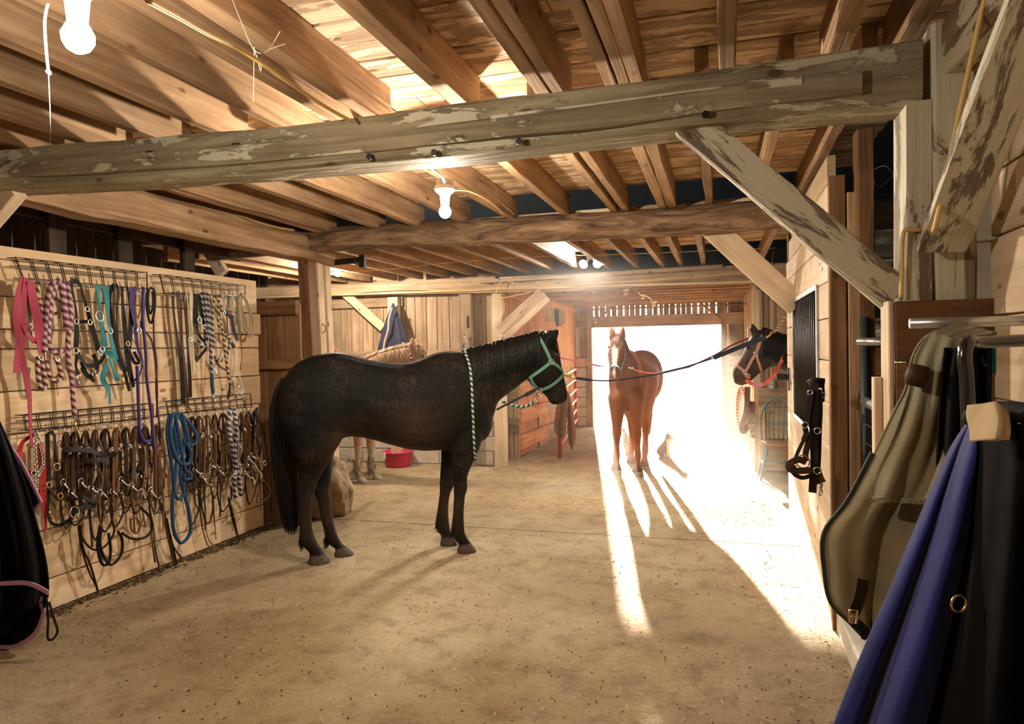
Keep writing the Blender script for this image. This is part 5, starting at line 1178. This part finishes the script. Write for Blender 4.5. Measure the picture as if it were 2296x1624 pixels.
# black blanket at the lower left
NB=cloth('black turnout fabric',(.006,.006,.008),.6,sheen=0)
PKT=plain('mauve binding',(.42,.22,.36),.7)
lbk=thing('horse_blanket','black horse blanket with mauve binding at the lower left edge','blanket',(-3.75,2.8,.9))
YL=2.82
mb=MB(); mb.tube([V((-4.04,YL-.06,1.40)),V((-3.86,YL-.06,1.43))],.012,8); mb.build('peg',M['iron'],lbk)
Ll=[(-62,900),(-70,1000),(-75,1100),(-75,1200),(-75,1300),(-75,1380),(-75,1440)]
Rl=[(-8,930),(28,1010),(58,1090),(84,1180),(104,1265),(108,1335),(92,1352)]
fl_=lambda u,v:-(.05*math.sin(u*16+v*2.0)+.03*math.sin(u*31+1))*min(1,v*2+.2)
o,vl,nl,ml=sheet('outer_shell',Ll,Rl,lambda u,v:YL-.04,NB,lbk,50,50,fl_)
edge_tube('hem_binding',vl,[ml*(nl+1)+i for i in range(nl+1)] ,.02,PKT,lbk) if 0 else None
mb=MB(); mb.ribbon([aY(x,y,YL-.12) for x,y in [(p.x,p.y) for p in spline([V((-60,1308,0)),V((0,1309,0)),V((50,1307,0)),V((80,1314,0)),V((109,1330,0))],4)]],.022,.008,(0,-1,0)); mb.build('hem_binding',PKT,lbk)
Lu=[(-75,1290),(-75,1340),(-75,1400),(-75,1450)]; Ru=[(104,1335),(98,1372),(78,1420),(10,1455)]
o,vu,nu_,mu_=sheet('lower_panel',Lu,Ru,lambda u,v:YL+.02,NB,lbk,40,24,lambda u,v:-.03*math.sin(u*14))
mb=MB(); mb.ribbon(spline([aY(x,y,YL-.01) for x,y in((92,1338),(93,1358),(98,1372),(92,1396),(77,1423),(50,1442),(23,1451),(-20,1450),(-60,1445))],4),.02,.01,(0,-1,0)); mb.build('edge_binding',PKT,lbk)
# triangular flap with its own binding
o,_,_,_=sheet('neck_flap',[(-20,950),(0,1010),(30,1080),(66,1150)],[(12,985),(46,1035),(70,1080),(92,1126)],lambda u,v:YL+.05,NB,lbk,14,20)
mb=MB(); mb.ribbon(spline([aY(x,y,YL+.035) for x,y in((12,985),(46,1035),(70,1080),(92,1126),(71,1152))],1),.018,.01,(0,-1,0)); mb.build('flap_binding',PKT,lbk)
t=thing('leg_cord','black elastic loop hanging below the black blanket','cord',aY(108,1350,YL-.02))
mb=MB(); mb.tube(spline([aY(104,1340,YL-.02),aY(108,1390,YL-.02),aY(107,1430,YL-.02),aY(118,1434,YL-.02),aY(129,1415,YL-.02),aY(120,1385,YL-.02),aY(110,1350,YL-.02)],5),.006,8); mb.build('cord',T['black'],t,True)
# navy blanket hung on the wall post of the left bay
nvb=thing('horse_blanket','navy blanket with pink piping hung to a point on the back wall','blanket',aY(881,682,8.8))
o,vn,nn,mn=sheet('navy_shell',[(880,680),(866,715),(855,750),(846,790),(842,812)],[(883,680),(897,715),(908,750),(917,782),(920,812)],lambda u,v:8.80-.10*v*math.sin(u*3.14),cloth('navy fabric',(.03,.035,.075),.7),nvb,36,24,lambda u,v:.035*v*math.sin(u*15))
for f in(8,30): edge_tube('piping',vn,[j*(nn+1)+f for j in range(mn+1)],.022,plain('salmon piping',(.55,.25,.22),.7),nvb) if 0 else None
for pts in([(879,690),(872,715),(870,740),(862,768),(860,790)],[(902,768),(910,778),(914,792)]):
    mb=MB(); mb.ribbon(spline([aY(x,y,8.66) for x,y in pts],4),.022,.01,(0,-1,0)); mb.build('piping',plain('salmon piping',(.55,.25,.22),.7),nvb)
# ================================================================ other things
# boulder under the door post
def blob(name,c,r,mat,parent=None,amp=.25,freq=2.2,sub=4,seed=0,flat=None):
    bm=bmesh.new(); bmesh.ops.create_icosphere(bm,subdivisions=sub,radius=1)
    for v in bm.verts:
        n=v.co.normalized(); k=1+amp*noise.noise(n*freq+V((seed,0,0)))+amp*.4*noise.noise(n*freq*3+V((0,seed,0)))
        v.co=V((n.x*r[0]*k+c[0],n.y*r[1]*k+c[1],n.z*r[2]*k+c[2]))
        if v.co.z<0: v.co.z=0
    me=bpy.data.meshes.new(name); bm.to_mesh(me); bm.free(); me.materials.append(mat); me.polygons.foreach_set('use_smooth',[True]*len(me.polygons))
    return attach(link(bpy.data.objects.new(name,me)),parent)
e=aZ(778,1176).x
tag(blob('boulder',(e-.50,6.06,.18),(.33,.28,.40),M['stone'],amp=.16,sub=5,seed=3),'rough tan foundation boulder at the foot of the door post','boulder')
# tub and bowl
def vessel(name,label,cat,c,prof,mat,rim=None,group=None,n=32):
    t=thing(name,label,cat,c,group); mb=MB(); mb.lathe(prof,c,n); mb.build('shell',mat,t,True)
    if rim: mb=MB(); mb.tube([V(c)+V((rim[0]*math.cos(a),rim[0]*math.sin(a),rim[1])) for a in [2*math.pi*k/36 for k in range(36)]],rim[2],8,True); mb.build('rim',mat,t,True)
    return t
tc=aZ(892,1046); tc=V((tc.x-.0,tc.y+.02,.0))
PKR=plain('magenta rubber',(.62,.035,.10),.45,nz=.3,scale=14)
tub=vessel('feed_tub','magenta rubber feed tub on the floor behind the black horse','tub',tc,[(.001,.005),(.165,.0),(.18,.03),(.20,.19),(.215,.20),(.205,.21),(.19,.19),(.172,.03),(.001,.02)],PKR,(.212,.205,.012))
mb=MB(); q=aY(862,1022,tc.y-.20); mb.box(q+V((0,-.0,0)),(.045,.01,.09),Matrix.Rotation(-.5,3,'Z')); mb.build('tag_label',M['porcelain'],tub)
bc=aZ(769,1036); vessel('dog_bowl','steel dog bowl on the floor near the roan horse legs','bowl',bc,[(.001,.004),(.11,0),(.115,.006),(.085,.055),(.095,.062),(.08,.058),(.07,.02),(.001,.015)],M['steel'])
bc=aZ(790,1036)+V((.1,.1,0)); vessel('dog_bowl','second steel bowl, half hidden beside the first by the block wall','bowl',bc,[(.001,.004),(.10,0),(.105,.006),(.08,.05),(.09,.058),(.075,.054),(.065,.02),(.001,.015)],M['steel'])
# red tube gate along the passage
ga=aZ(1256,1030); gb=aZ(1293,962); gb=V((gb.x+.0,gb.y,0))
RG=plain('red gate paint',(.48,.07,.05),.45,nz=.2); g=thing('tube_gate','red tube gate standing open along the orange stall boards','gate',ga)
for p in(ga,gb):
    mb=MB(); mb.tube([p+V((0,0,.02)),p+V((0,0,1.22))],.03,12); mb.build('upright',RG,g,True)
for k in range(6):
    z=.18+k*.20; mb=MB(); mb.tube([ga+V((0,0,z)),gb+V((0,0,z))],.022,10); mb.build('rail',plain('rail paint lightened as sunlit',(.70,.45,.38),.35) if k==0 else bpy.data.materials['rail paint lightened as sunlit'],g,True)  # rails paler than the red uprights: sunlight put into their colour
t=thing('leather_chaps','worn brown leather chaps hanging over the red gate','chaps',aY(1262,905,10.4))
ch=leather('worn chaps leather',(.22,.11,.055),.6)
sheet('leg_panel',[(1262,880),(1250,905),(1244,940),(1244,965),(1252,980)],[(1272,880),(1274,905),(1270,940),(1268,965),(1262,985)],lambda u,v:ga.y-.05,ch,t,14,20,lambda u,v:.03*math.sin(u*6),.01)
sheet('leg_panel',[(1266,875),(1270,905),(1272,940),(1273,975),(1280,1005)],[(1276,880),(1283,910),(1288,945),(1291,975),(1284,1010)],lambda u,v:ga.y-.02,ch,t,14,20,lambda u,v:.03*math.sin(u*6+1),.01)
hx=thing('hay_heap','dark hay and white feed bag seen through the gap in the orange boards','hay',(-3.3,10.0,0)); blob('hay',(-3.3,10.1,.12),(.22,.2,.2),M['soil'],hx,.4,4,4,2); blob('white_bag',(-3.22,9.85,.10),(.10,.07,.10),M['porcelain'],hx,.4,3,3,5)
# windsor chair behind the stall front
chx=thing('windsor_chair','blue-grey painted Windsor chair standing in the sunny recess','chair',(.66,8.72,0))
cc=V((.66,8.72,0)); pb=plain('worn blue-grey paint',(.20,.30,.33),.5,nz=.35,scale=16); sw=plain('worn seat wood',(.42,.24,.13),.35,nz=.25,scale=8)
zs_=.43
mb=MB(); n=28; prof=[]
for (sc_,z) in ((.90,-.018),(1.0,-.005),(1.0,.010),(.93,.018)):
    prof.append([cc+V((.225*sc_*math.copysign(abs(math.cos(a))**.75,math.cos(a)),.205*sc_*math.copysign(abs(math.sin(a))**.8,math.sin(a)),zs_+z)) for a in [2*math.pi*k/n for k in range(n)]])
loft(mb,prof); mb.build('seat',sw,chx,True)
for sx,sy in((-1,-1),(1,-1),(-1,1),(1,1)):
    a=cc+V((sx*.14,sy*.13,zs_-.01)); b=cc+V((sx*.235,sy*.225,0)); P=[a.lerp(b,i/14) for i in range(15)]
    rr=[.013+.008*math.sin(i/14*math.pi)+(.004 if i in(3,4,10,11) else 0)-(.004 if i in(5,9) else 0) for i in range(15)]
    mb=MB(); mb.tube(P,rr,10); mb.build('leg',pb,chx,True)
for sx in(-1,1): mb=MB(); mb.tube([cc+V((sx*.19,-.18,.20)),cc+V((sx*.19,0,.20)),cc+V((sx*.19,.18,.20))],[.009,.014,.009],8); mb.build('stretcher',pb,chx,True)
mb=MB(); mb.tube([cc+V((-.19,0,.20)),cc+V((0,0,.20)),cc+V((.19,0,.20))],[.009,.014,.009],8); mb.build('stretcher',pb,chx,True)
P=[cc+V((-.205*math.cos(a) if 0<a<3.14 else (-.205 if a<=0 else .205),.155+.10*((z_:=.16+.36*max(0,math.sin(a)))/.5),zs_+(z_ if 0<a<3.14 else 0))) for a in [math.pi*k/20 for k in range(21)]]
P=[cc+V((-.19,.15,zs_))]+[cc+V((-.205*math.cos(a),.17+.08*math.sin(a),zs_+.22+.30*math.sin(a))) for a in [math.pi*k/20 for k in range(21)]]+[cc+V((.19,.15,zs_))]
mb=MB(); mb.tube(P,.013,10); mb.build('back_hoop',pb,chx,True)
for k in range(5):
    x=-.13+.065*k; h=.22+.30*math.sqrt(max(0,1-(x/.205)**2)); mb=MB(); mb.tube([cc+V((x*.8,.15,zs_)),cc+V((x,.17+.08*(h-.22)/.3,zs_+h))],.0065,8); mb.build('spindle',pb,chx,True)
mb=MB(); mb.bar(cc+V((-.15,.185,zs_+.21)),cc+V((.15,.185,zs_+.21)),.012,.025); mb.build('cross_slat',pb,chx)
# gear on the right passage wall
t=thing('rope_coil','coil of red and white rope on the passage post','rope',aY(1662,880,9.4))
RW=rope_mat('red and white rope',(.55,.12,.07),(.75,.70,.60))
for k in range(4):
    c=aY(1662,915,9.3+.02*k); rope('cord',[c+V((.055*math.cos(a)+.01*k,0,.26*math.sin(a)-.02*k)) for a in [2*math.pi*i/24 for i in range(25)]],.012,RW,t)
t=thing('leather_strap','wide tan leather strap hanging beside the rope coil','strap',aY(1676,870,9.15)); mb=MB(); mb.ribbon(spline([aY(1676,868,9.15),aY(1674,920,9.15),aY(1664,955,9.12),aY(1668,968,9.12),aY(1684,940,9.15),aY(1688,900,9.15)],5),.07,.008,(-.6,-1,0)); mb.build('leather',T['tan'],t)
t=thing('corner_feeder','small grey wooden corner feeder on the passage post','feeder',(.42,9.0,.9)); mb=MB()
q=aY(1683,955,9.0); x,y,z=q; mb.add([(x-.06,y-.08,z+.13),(x+.07,y-.08,z+.15),(x+.07,y+.08,z+.15),(x-.06,y+.08,z+.13),(x+.01,y-.02,z-.15),(x+.06,y-.02,z-.15),(x+.06,y+.06,z-.15),(x+.01,y+.06,z-.15)],[(3,2,1,0),(4,5,6,7),(0,1,5,4),(1,2,6,5),(2,3,7,6),(3,0,4,7)]); mb.build('box',M['grey'],t)
# tie ropes across the aisle
def tie(label,parts,name='cross_tie'):
    t=thing(name,label,'tie strap',parts[0][0][0])
    for i,(pts,w_,mt,kind) in enumerate(parts):
        if kind=='chain':
            P=spline(pts,3); 
            for k in range(len(P)-1):
                n_=max(1,int((P[k+1]-P[k]).length/.022))
                for j in range(n_): ring_at('chain_link',P[k].lerp(P[k+1],j/n_),FW if j%2 else UP,.014,.004,mt,t)
        elif kind=='snap': clip('snap',pts[0],pts[1],mt,t,w_)
        else: mb=MB(); mb.ribbon(spline(pts,6),w_,.006,(0,-1,.1)); mb.build('webbing',mt,t)
    return t
WR=plain('wine webbing',(.24,.03,.06),.6); PU=plain('purple webbing',(.12,.03,.16),.6); NV=plain('navy tie webbing',(.015,.03,.06),.6)
bm_=FB.w(*(lambda q:(q[0],0,q[1]))(FB.px(*Z4(1850,372))))
pe=V((.57,6.80,aX(1763,705,.58).z)); px_=lambda x,y,Y:aY(x,y,Y)
tie('black tie strap from the black horse halter to a gold chain by the bay horse',[([bm_+V((0,0,0)),px_(1290,848,5.95)],.012,M['brass'],'chain'),([px_(1290,848,5.95),px_(1325,853,6.02)],.022,NV,'w'),([px_(1325,853,6.02),px_(1380,853,6.12),px_(1480,838,6.25),px_(1560,816,6.35),px_(1600,803,6.40)],.013,NV,'w'),([px_(1600,803,6.40),px_(1650,782,6.45),px_(1700,763,6.50),px_(1718,757,6.52)],.040,NV,'w'),([px_(1718,757,6.52),px_(1736,745,6.56)],.009,M['brass'],'snap'),([px_(1736,744,6.56),px_(1750,728,6.62),px_(1762,706,6.66)],.02,M['brass'],'chain')])
hr=FC.w(.50,-.10,1.33); 
tie('wine red tie strap from the left side to the chestnut horse',[([px_(1240,800,8.9),px_(1262,804,8.8),px_(1300,812,8.7),px_(1344,821,8.6)],.022,WR,'w'),([px_(1344,821,8.6),px_(1366,822,8.52)],.008,M['steel'],'snap')])
tie('wine and purple tie strap from the chestnut horse to the right wall',[([px_(1409,825,8.5),px_(1422,829,8.5)],.008,M['steel'],'snap'),([px_(1424,830,8.5),px_(1445,835,8.5),px_(1474,838,8.5)],.012,RD,'w'),([px_(1474,838,8.5),px_(1486,836,8.5)],.006,M['steel'],'snap'),([px_(1486,836,8.5),px_(1520,828,8.55),px_(1548,822,8.55)],.028,PU,'w'),([px_(1548,822,8.55),px_(1600,798,8.6),px_(1640,775,8.65),px_(1676,760,8.7),px_(1700,750,8.75)],.020,WR,'w')])
tie('red tie strap clipped to a ring on the door post',[([px_(716,722,6.12),px_(716,724,6.12)],.02,M['steel'],'w'),([px_(721,741,6.15),px_(735,762,6.3)],.012,M['steel'],'snap'),([px_(733,760,6.3),px_(748,778,6.6),px_(762,795,6.9),px_(790,822,7.2)],.035,RD,'w'),([px_(722,745,6.15),px_(720,770,6.2),px_(722,790,6.25)],.018,T['black'],'w')])
ring_at('ring',px_(718,737,6.10),(.3,-1,0),.052,.004,M['iron'],bpy.data.objects['cross_tie.003'])
tie('dark tie strap hanging from a silver ring on the slotted wall post',[([px_(1043,752,8.85),px_(1040,768,8.82)],.014,M['steel'],'snap'),([px_(1040,768,8.82),px_(1037,785,8.8),px_(1034,800,8.8)],.02,NV,'w')])
tg=thing('screw_eye','silver screw eye on the light corner post','ring',px_(1130,755,8.9)); ring_at('ring',px_(1130,755,8.91),(.3,-1,0),.03,.007,M['steel'],tg)
# bridle on the stall front corner
YBR=4.10; PB=lambda x,y,o=0:aY(1580+x/3.2475,640+y/3.2475,YBR-o)
t=thing('bridle_bracket','dark padded bracket with buckles at the corner of the stall front','bracket',PB(820,710))
mb=MB(); mb.tube([PB(765,725),PB(800,705),PB(870,715)],.028,12); mb.build('pad',T['black'],t,True)
mb=MB(); mb.ribbon(spline([PB(860,720,-.01),PB(866,790,-.01),PB(862,850,-.01)],4),.014,.004,(0,-1,0)); mb.build('strap',T['black'],t)
ring_at('buckle',PB(858,800,.0),(0,-1,0),.014,.003,M['steel'],t)
t=thing('bridle','dark brown bridle with plaited reins hanging on the stall front corner','bridle',PB(810,700))
for nm,pts,w_,mt,o_ in (('reins',((800,710),(795,850),(790,1000),(795,1150),(800,1300),(790,1420),(785,1510)),.040,'dark',.05),('cheekpiece',((780,760),(765,860),(745,960),(730,1020),(740,1080),(720,1130)),.028,'dark',.06),('cheekpiece',((830,760),(838,900),(832,1040),(828,1200),(822,1330)),.030,'dark',.03),
    ('strap',((720,1130),(690,1190),(665,1250),(655,1300)),.018,'dark',.06),('strap',((765,1080),(750,1160),(735,1230),(740,1280)),.030,'brown',.05),('strap',((655,1310),(640,1360),(700,1400),(760,1390),(790,1360)),.022,'dark',.07),
    ('noseband',((780,1345),(700,1352),(630,1345),(612,1315),(640,1285),(690,1270),(740,1290)),.034,'brown',.10),('strap',((800,1320),(830,1400),(850,1440)),.05,'tan',.04)):
    mb=MB(); mb.ribbon(spline([PB(*p,o_) for p in pts],6),w_,.005,(-.3,-1,0)); mb.build(nm,T[mt],t)
for x,y,r in((733,1018,.016),(822,1060,.016),(715,1285,.034),(820,1350,.018),(770,780,.012)): ring_at('ring',PB(x,y,.07),(0,-1,0),r,.004,M['steel'],t)
clip('snap',PB(850,1440,.05),PB(835,1530,.05),M['steel'],t,.008)
# gates of the stall on the right
t=thing('pipe_rail','bright galvanised pipe rail with a latch at head height in the right stall','rail',(.8,4.0,1.6)); mb=MB(); mb.tube([aY(1924,766,4.0),aY(2010,768,3.9)],.022,12); mb.build('pipe',M['galv'],t,True)
mb=MB(); mb.bar(aY(1992,740,3.9),aY(1992,775,3.9),.02,.035,up=(0,1,0)); mb.build('latch',M['brown'],t)
t=thing('mesh_gate','stall gate of black wire mesh under a round galvanised top pipe','gate',(.72,3.9,0))
XG=.74; ya,yb_=3.25,4.10; zt_=aX(1930,897,XG).z
mb=MB(); mb.tube([(XG,ya,zt_),(XG,yb_,zt_)],.028,12); mb.build('top_pipe',M['galv'],t,True)
mb=MB(); mb.tube([(XG,yb_,.1),(XG,yb_,zt_+.45)],.024,12); mb.build('end_pipe',plain('dark green pipe',(.02,.035,.04),.5),t,True)
mb=MB(); mb.tube([(XG,ya,.15),(XG,yb_,.15)],.022,12); mb.build('bottom_pipe',M['galv'],t,True)
for k in range(42):
    y=ya+(yb_-ya)*(k+.5)/42; m_=MB(); m_.bar((XG,y,.15),(XG,y,zt_),.004,.004,up=(0,1,0)); m_.build('mesh_wire',M['iron'],t)
for k in range(12):
    z=.18+(zt_-.2)*k/11; m_=MB(); m_.bar((XG-.004,ya,z),(XG-.004,yb_,z),.004,.004); m_.build('mesh_wire',M['galv'],t)
# cats
def cat(label,base,h,face,c1,c2):
    mb=MB(); f=V((face[0],face[1],0)).normalized(); l=V((-f.y,f.x,0)); P=lambda s,y,z:V(base)+(f*s+l*y+V((0,0,z)))*h
    prof=[(-.16,.02,.12),(-.22,.14,.235),(-.17,.32,.25),(-.09,.48,.215),(-.02,.60,.17),(.03,.70,.14),(.06,.78,.12)]
    R_=[]
    for i in range(25):
        q=cr(prof,i/24); R_.append(ringv(P(q[0]+.06,0,q[1]),f*h*q[2]*1.0,l*h*q[2]*.85,16))
    loft(mb,R_)
    mb.ball(P(.16,0,.85),.165*h,10,sc=(1,.95,.9)); mb.ball(P(.29,0,.80),.075*h,8)
    for sg in(-1,1):
        loft(mb,[ringv(P(.12,sg*.09,.93),f*.05*h,l*.06*h,8),ringv(P(.125,sg*.105,1.02),f*.03*h,l*.04*h,8),ringv(P(.13,sg*.115,1.11),f*.008*h,l*.008*h,8)])
        loft(mb,[ringv(P(.08,sg*.07,.48),f*.10*h,l*.08*h,10),ringv(P(.11,sg*.06,.2),f*.06*h,l*.055*h,10),ringv(P(.13,sg*.06,.03),f*.05*h,l*.04*h,10),ringv(P(.14,sg*.06,0),f*.055*h,l*.04*h,10)])
        mb.ball(P(-.05,sg*.13,.12),.13*h,8,sc=(1,.7,.95))
    mb.tube([P(-.25,0,.04),P(-.32,.15,.03),P(-.15,.30,.03),P(.10,.32,.03),P(.25,.26,.03)],[.045*h,.042*h,.04*h,.035*h,.02*h],8)
    me=remesh('cat',mb,.009,4); ca=me.color_attributes.new('coat','FLOAT_COLOR','POINT'); buf=[]
    for v in me.vertices:
        d=(v.co-V(base)); s=d.dot(f)/h; z=d.z/h; white=(s>.10 and .1<z<.80) or z<.10 and s>0 or (z>.78 and s>.24)
        buf+=[*(c2 if white else c1),1]
    ca.data.foreach_set('color',buf); me.materials.append(coat_mat('cat fur '+label[:5],.8,.3,90))
    o=link(bpy.data.objects.new('cat',me)); tag(o,label,'cat')
    for sg in(-1,1): m_=MB(); m_.ball(P(.285,sg*.07,.88),.022*h,8); m_.build('eye',EYE_M,o,True)
    return o
cat('grey and white cat sitting in the sun patch right of the chestnut horse',aZ(1492,1024),.33,(1,-.25),(.16,.13,.10),(.75,.68,.58))
cat('small grey cat sitting behind the chestnut horse legs',aZ(1403,997),.27,(-.9,-.4),(.22,.20,.18),(.70,.64,.56))
# hay and crumbs strewn on the floor
def strew(name,label,n,area,mat,lr,wr,hz=.006,bend=.0):
    mb=MB(); k=0
    while k<n:
        x=R.uniform(area[0],area[1]); y=R.uniform(area[2],area[3])
        if noise.noise(V((x*1.1,y*1.1,5)))+R.uniform(-.35,.5)<0: k+=1; continue
        l=R.uniform(*lr); a=R.uniform(0,6.28); w_=R.uniform(*wr); d=V((math.cos(a),math.sin(a),0)); z=hz+R.uniform(0,.004)
        mb.bar((x,y,z),V((x,y,z+R.uniform(-.002,.006)))+d*l,w_,w_*.6); k+=1
    o=mb.build(name,mat); o['kind']='stuff'; tag(o,label,name.split('_')[1]); return o
STR=plain('straw',(.66,.50,.24),.8); 
strew('loose_hay','loose hay strewn over the sunlit passage floor',9000,(-2.6,.45,6.5,13.8),STR,(.02,.08),(.002,.005))
strew('loose_hay','sparse hay stalks scattered on the near concrete floor',2600,(-4.0,.55,1.0,6.5),STR,(.01,.045),(.0015,.003))
strew('loose_chaff','dark chaff crumbs scattered on the near concrete floor',2600,(-4.0,.58,.8,6.0),plain('dark chaff',(.07,.04,.02),.95),(.004,.013),(.002,.006),.003)
for lab,a,b in(('long straw stalk crossing the floor below the blue rope',(355,1273),(425,1262)),('bent straw stalk beside the other below the blue rope',(360,1288),(420,1260)),('short straw stalk below the trailing reins',(225,1345),(250,1335))):
    A_,B_=aZ(*a,.012),aZ(*b,.012); tag(cable('straw_stalk',[A_,A_.lerp(B_,.5)+V((0,0,.01)),B_],.0022,STR,None,5),lab,'straw')
t=thing('bedding_pile','brown shavings spilling on the stall curb under the khaki blanket','bedding',(.85,3.2,.1)); blob('shavings',(.98,3.3,.08),(.32,.7,.13),plain('shavings',(.35,.18,.07),.95,nz=.4,scale=60,bmp=1),t,.3,3,4,8)
# ---------------- yard fence beyond the doorway
YF=38; FW_=plain('fence with painted glare',(.75,.80,.88),.7); FP=plain('gate pipe with painted glare',(.35,.48,.60),.5)  # pale bluish tones put the outdoor glare into fence and gate colour
t=thing('board_fence','pale board fence far outside the doorway, left part','fence',aY(1340,955,YF))
for x in(1344,1410,1483): mb=MB(); mb.bar(aY(x,960,YF),aY(x,906 if x<1480 else 912,YF),.18,.18,up=(0,1,0)); mb.build('fence_post',FW_,t)
for y in(910,925,941): mb=MB(); mb.bar(aY(1300,y-3,YF+.12),aY(1484,y+6,YF+.12),.05,.12); mb.build('board',FW_,t)
t=thing('pipe_gate','pale blue pipe gate far outside the doorway, right of the board fence','gate',aY(1495,958,YF))
for x,r in((1495,.04),(1550,.09),(1610,.05)): mb=MB(); mb.tube([aY(x,960,YF),aY(x,919,YF)],r,8); mb.build('upright',FP,t)
for y in(920,933,945,957): mb=MB(); mb.tube([aY(1495,y,YF),aY(1608,y,YF)],.022,6); mb.build('rail',FP,t)
# ---------------- dusty air lit by the doorway
mb=MB(); mb.box((-1.3,9.9,1.24),(4.4,7.9,2.46)); hz=mb.build('dusty_air',M['web'])
hm=bpy.data.materials.new('dusty air'); hm.use_nodes=True; nt=hm.node_tree; nt.nodes.clear()
vs_=nt.nodes.new('ShaderNodeVolumeScatter'); vs_.inputs['Density'].default_value=.011; vs_.inputs['Anisotropy'].default_value=.55; vs_.inputs['Color'].default_value=(1,.95,.9,1)
o_=nt.nodes.new('ShaderNodeOutputMaterial'); nt.links.new(vs_.outputs[0],o_.inputs['Volume']); hz.data.materials[0]=hm
hz['kind']='stuff'; tag(hz,'faint dusty haze filling the barn, glowing near the doorway','haze')
SC.cycles.volume_bounces=0
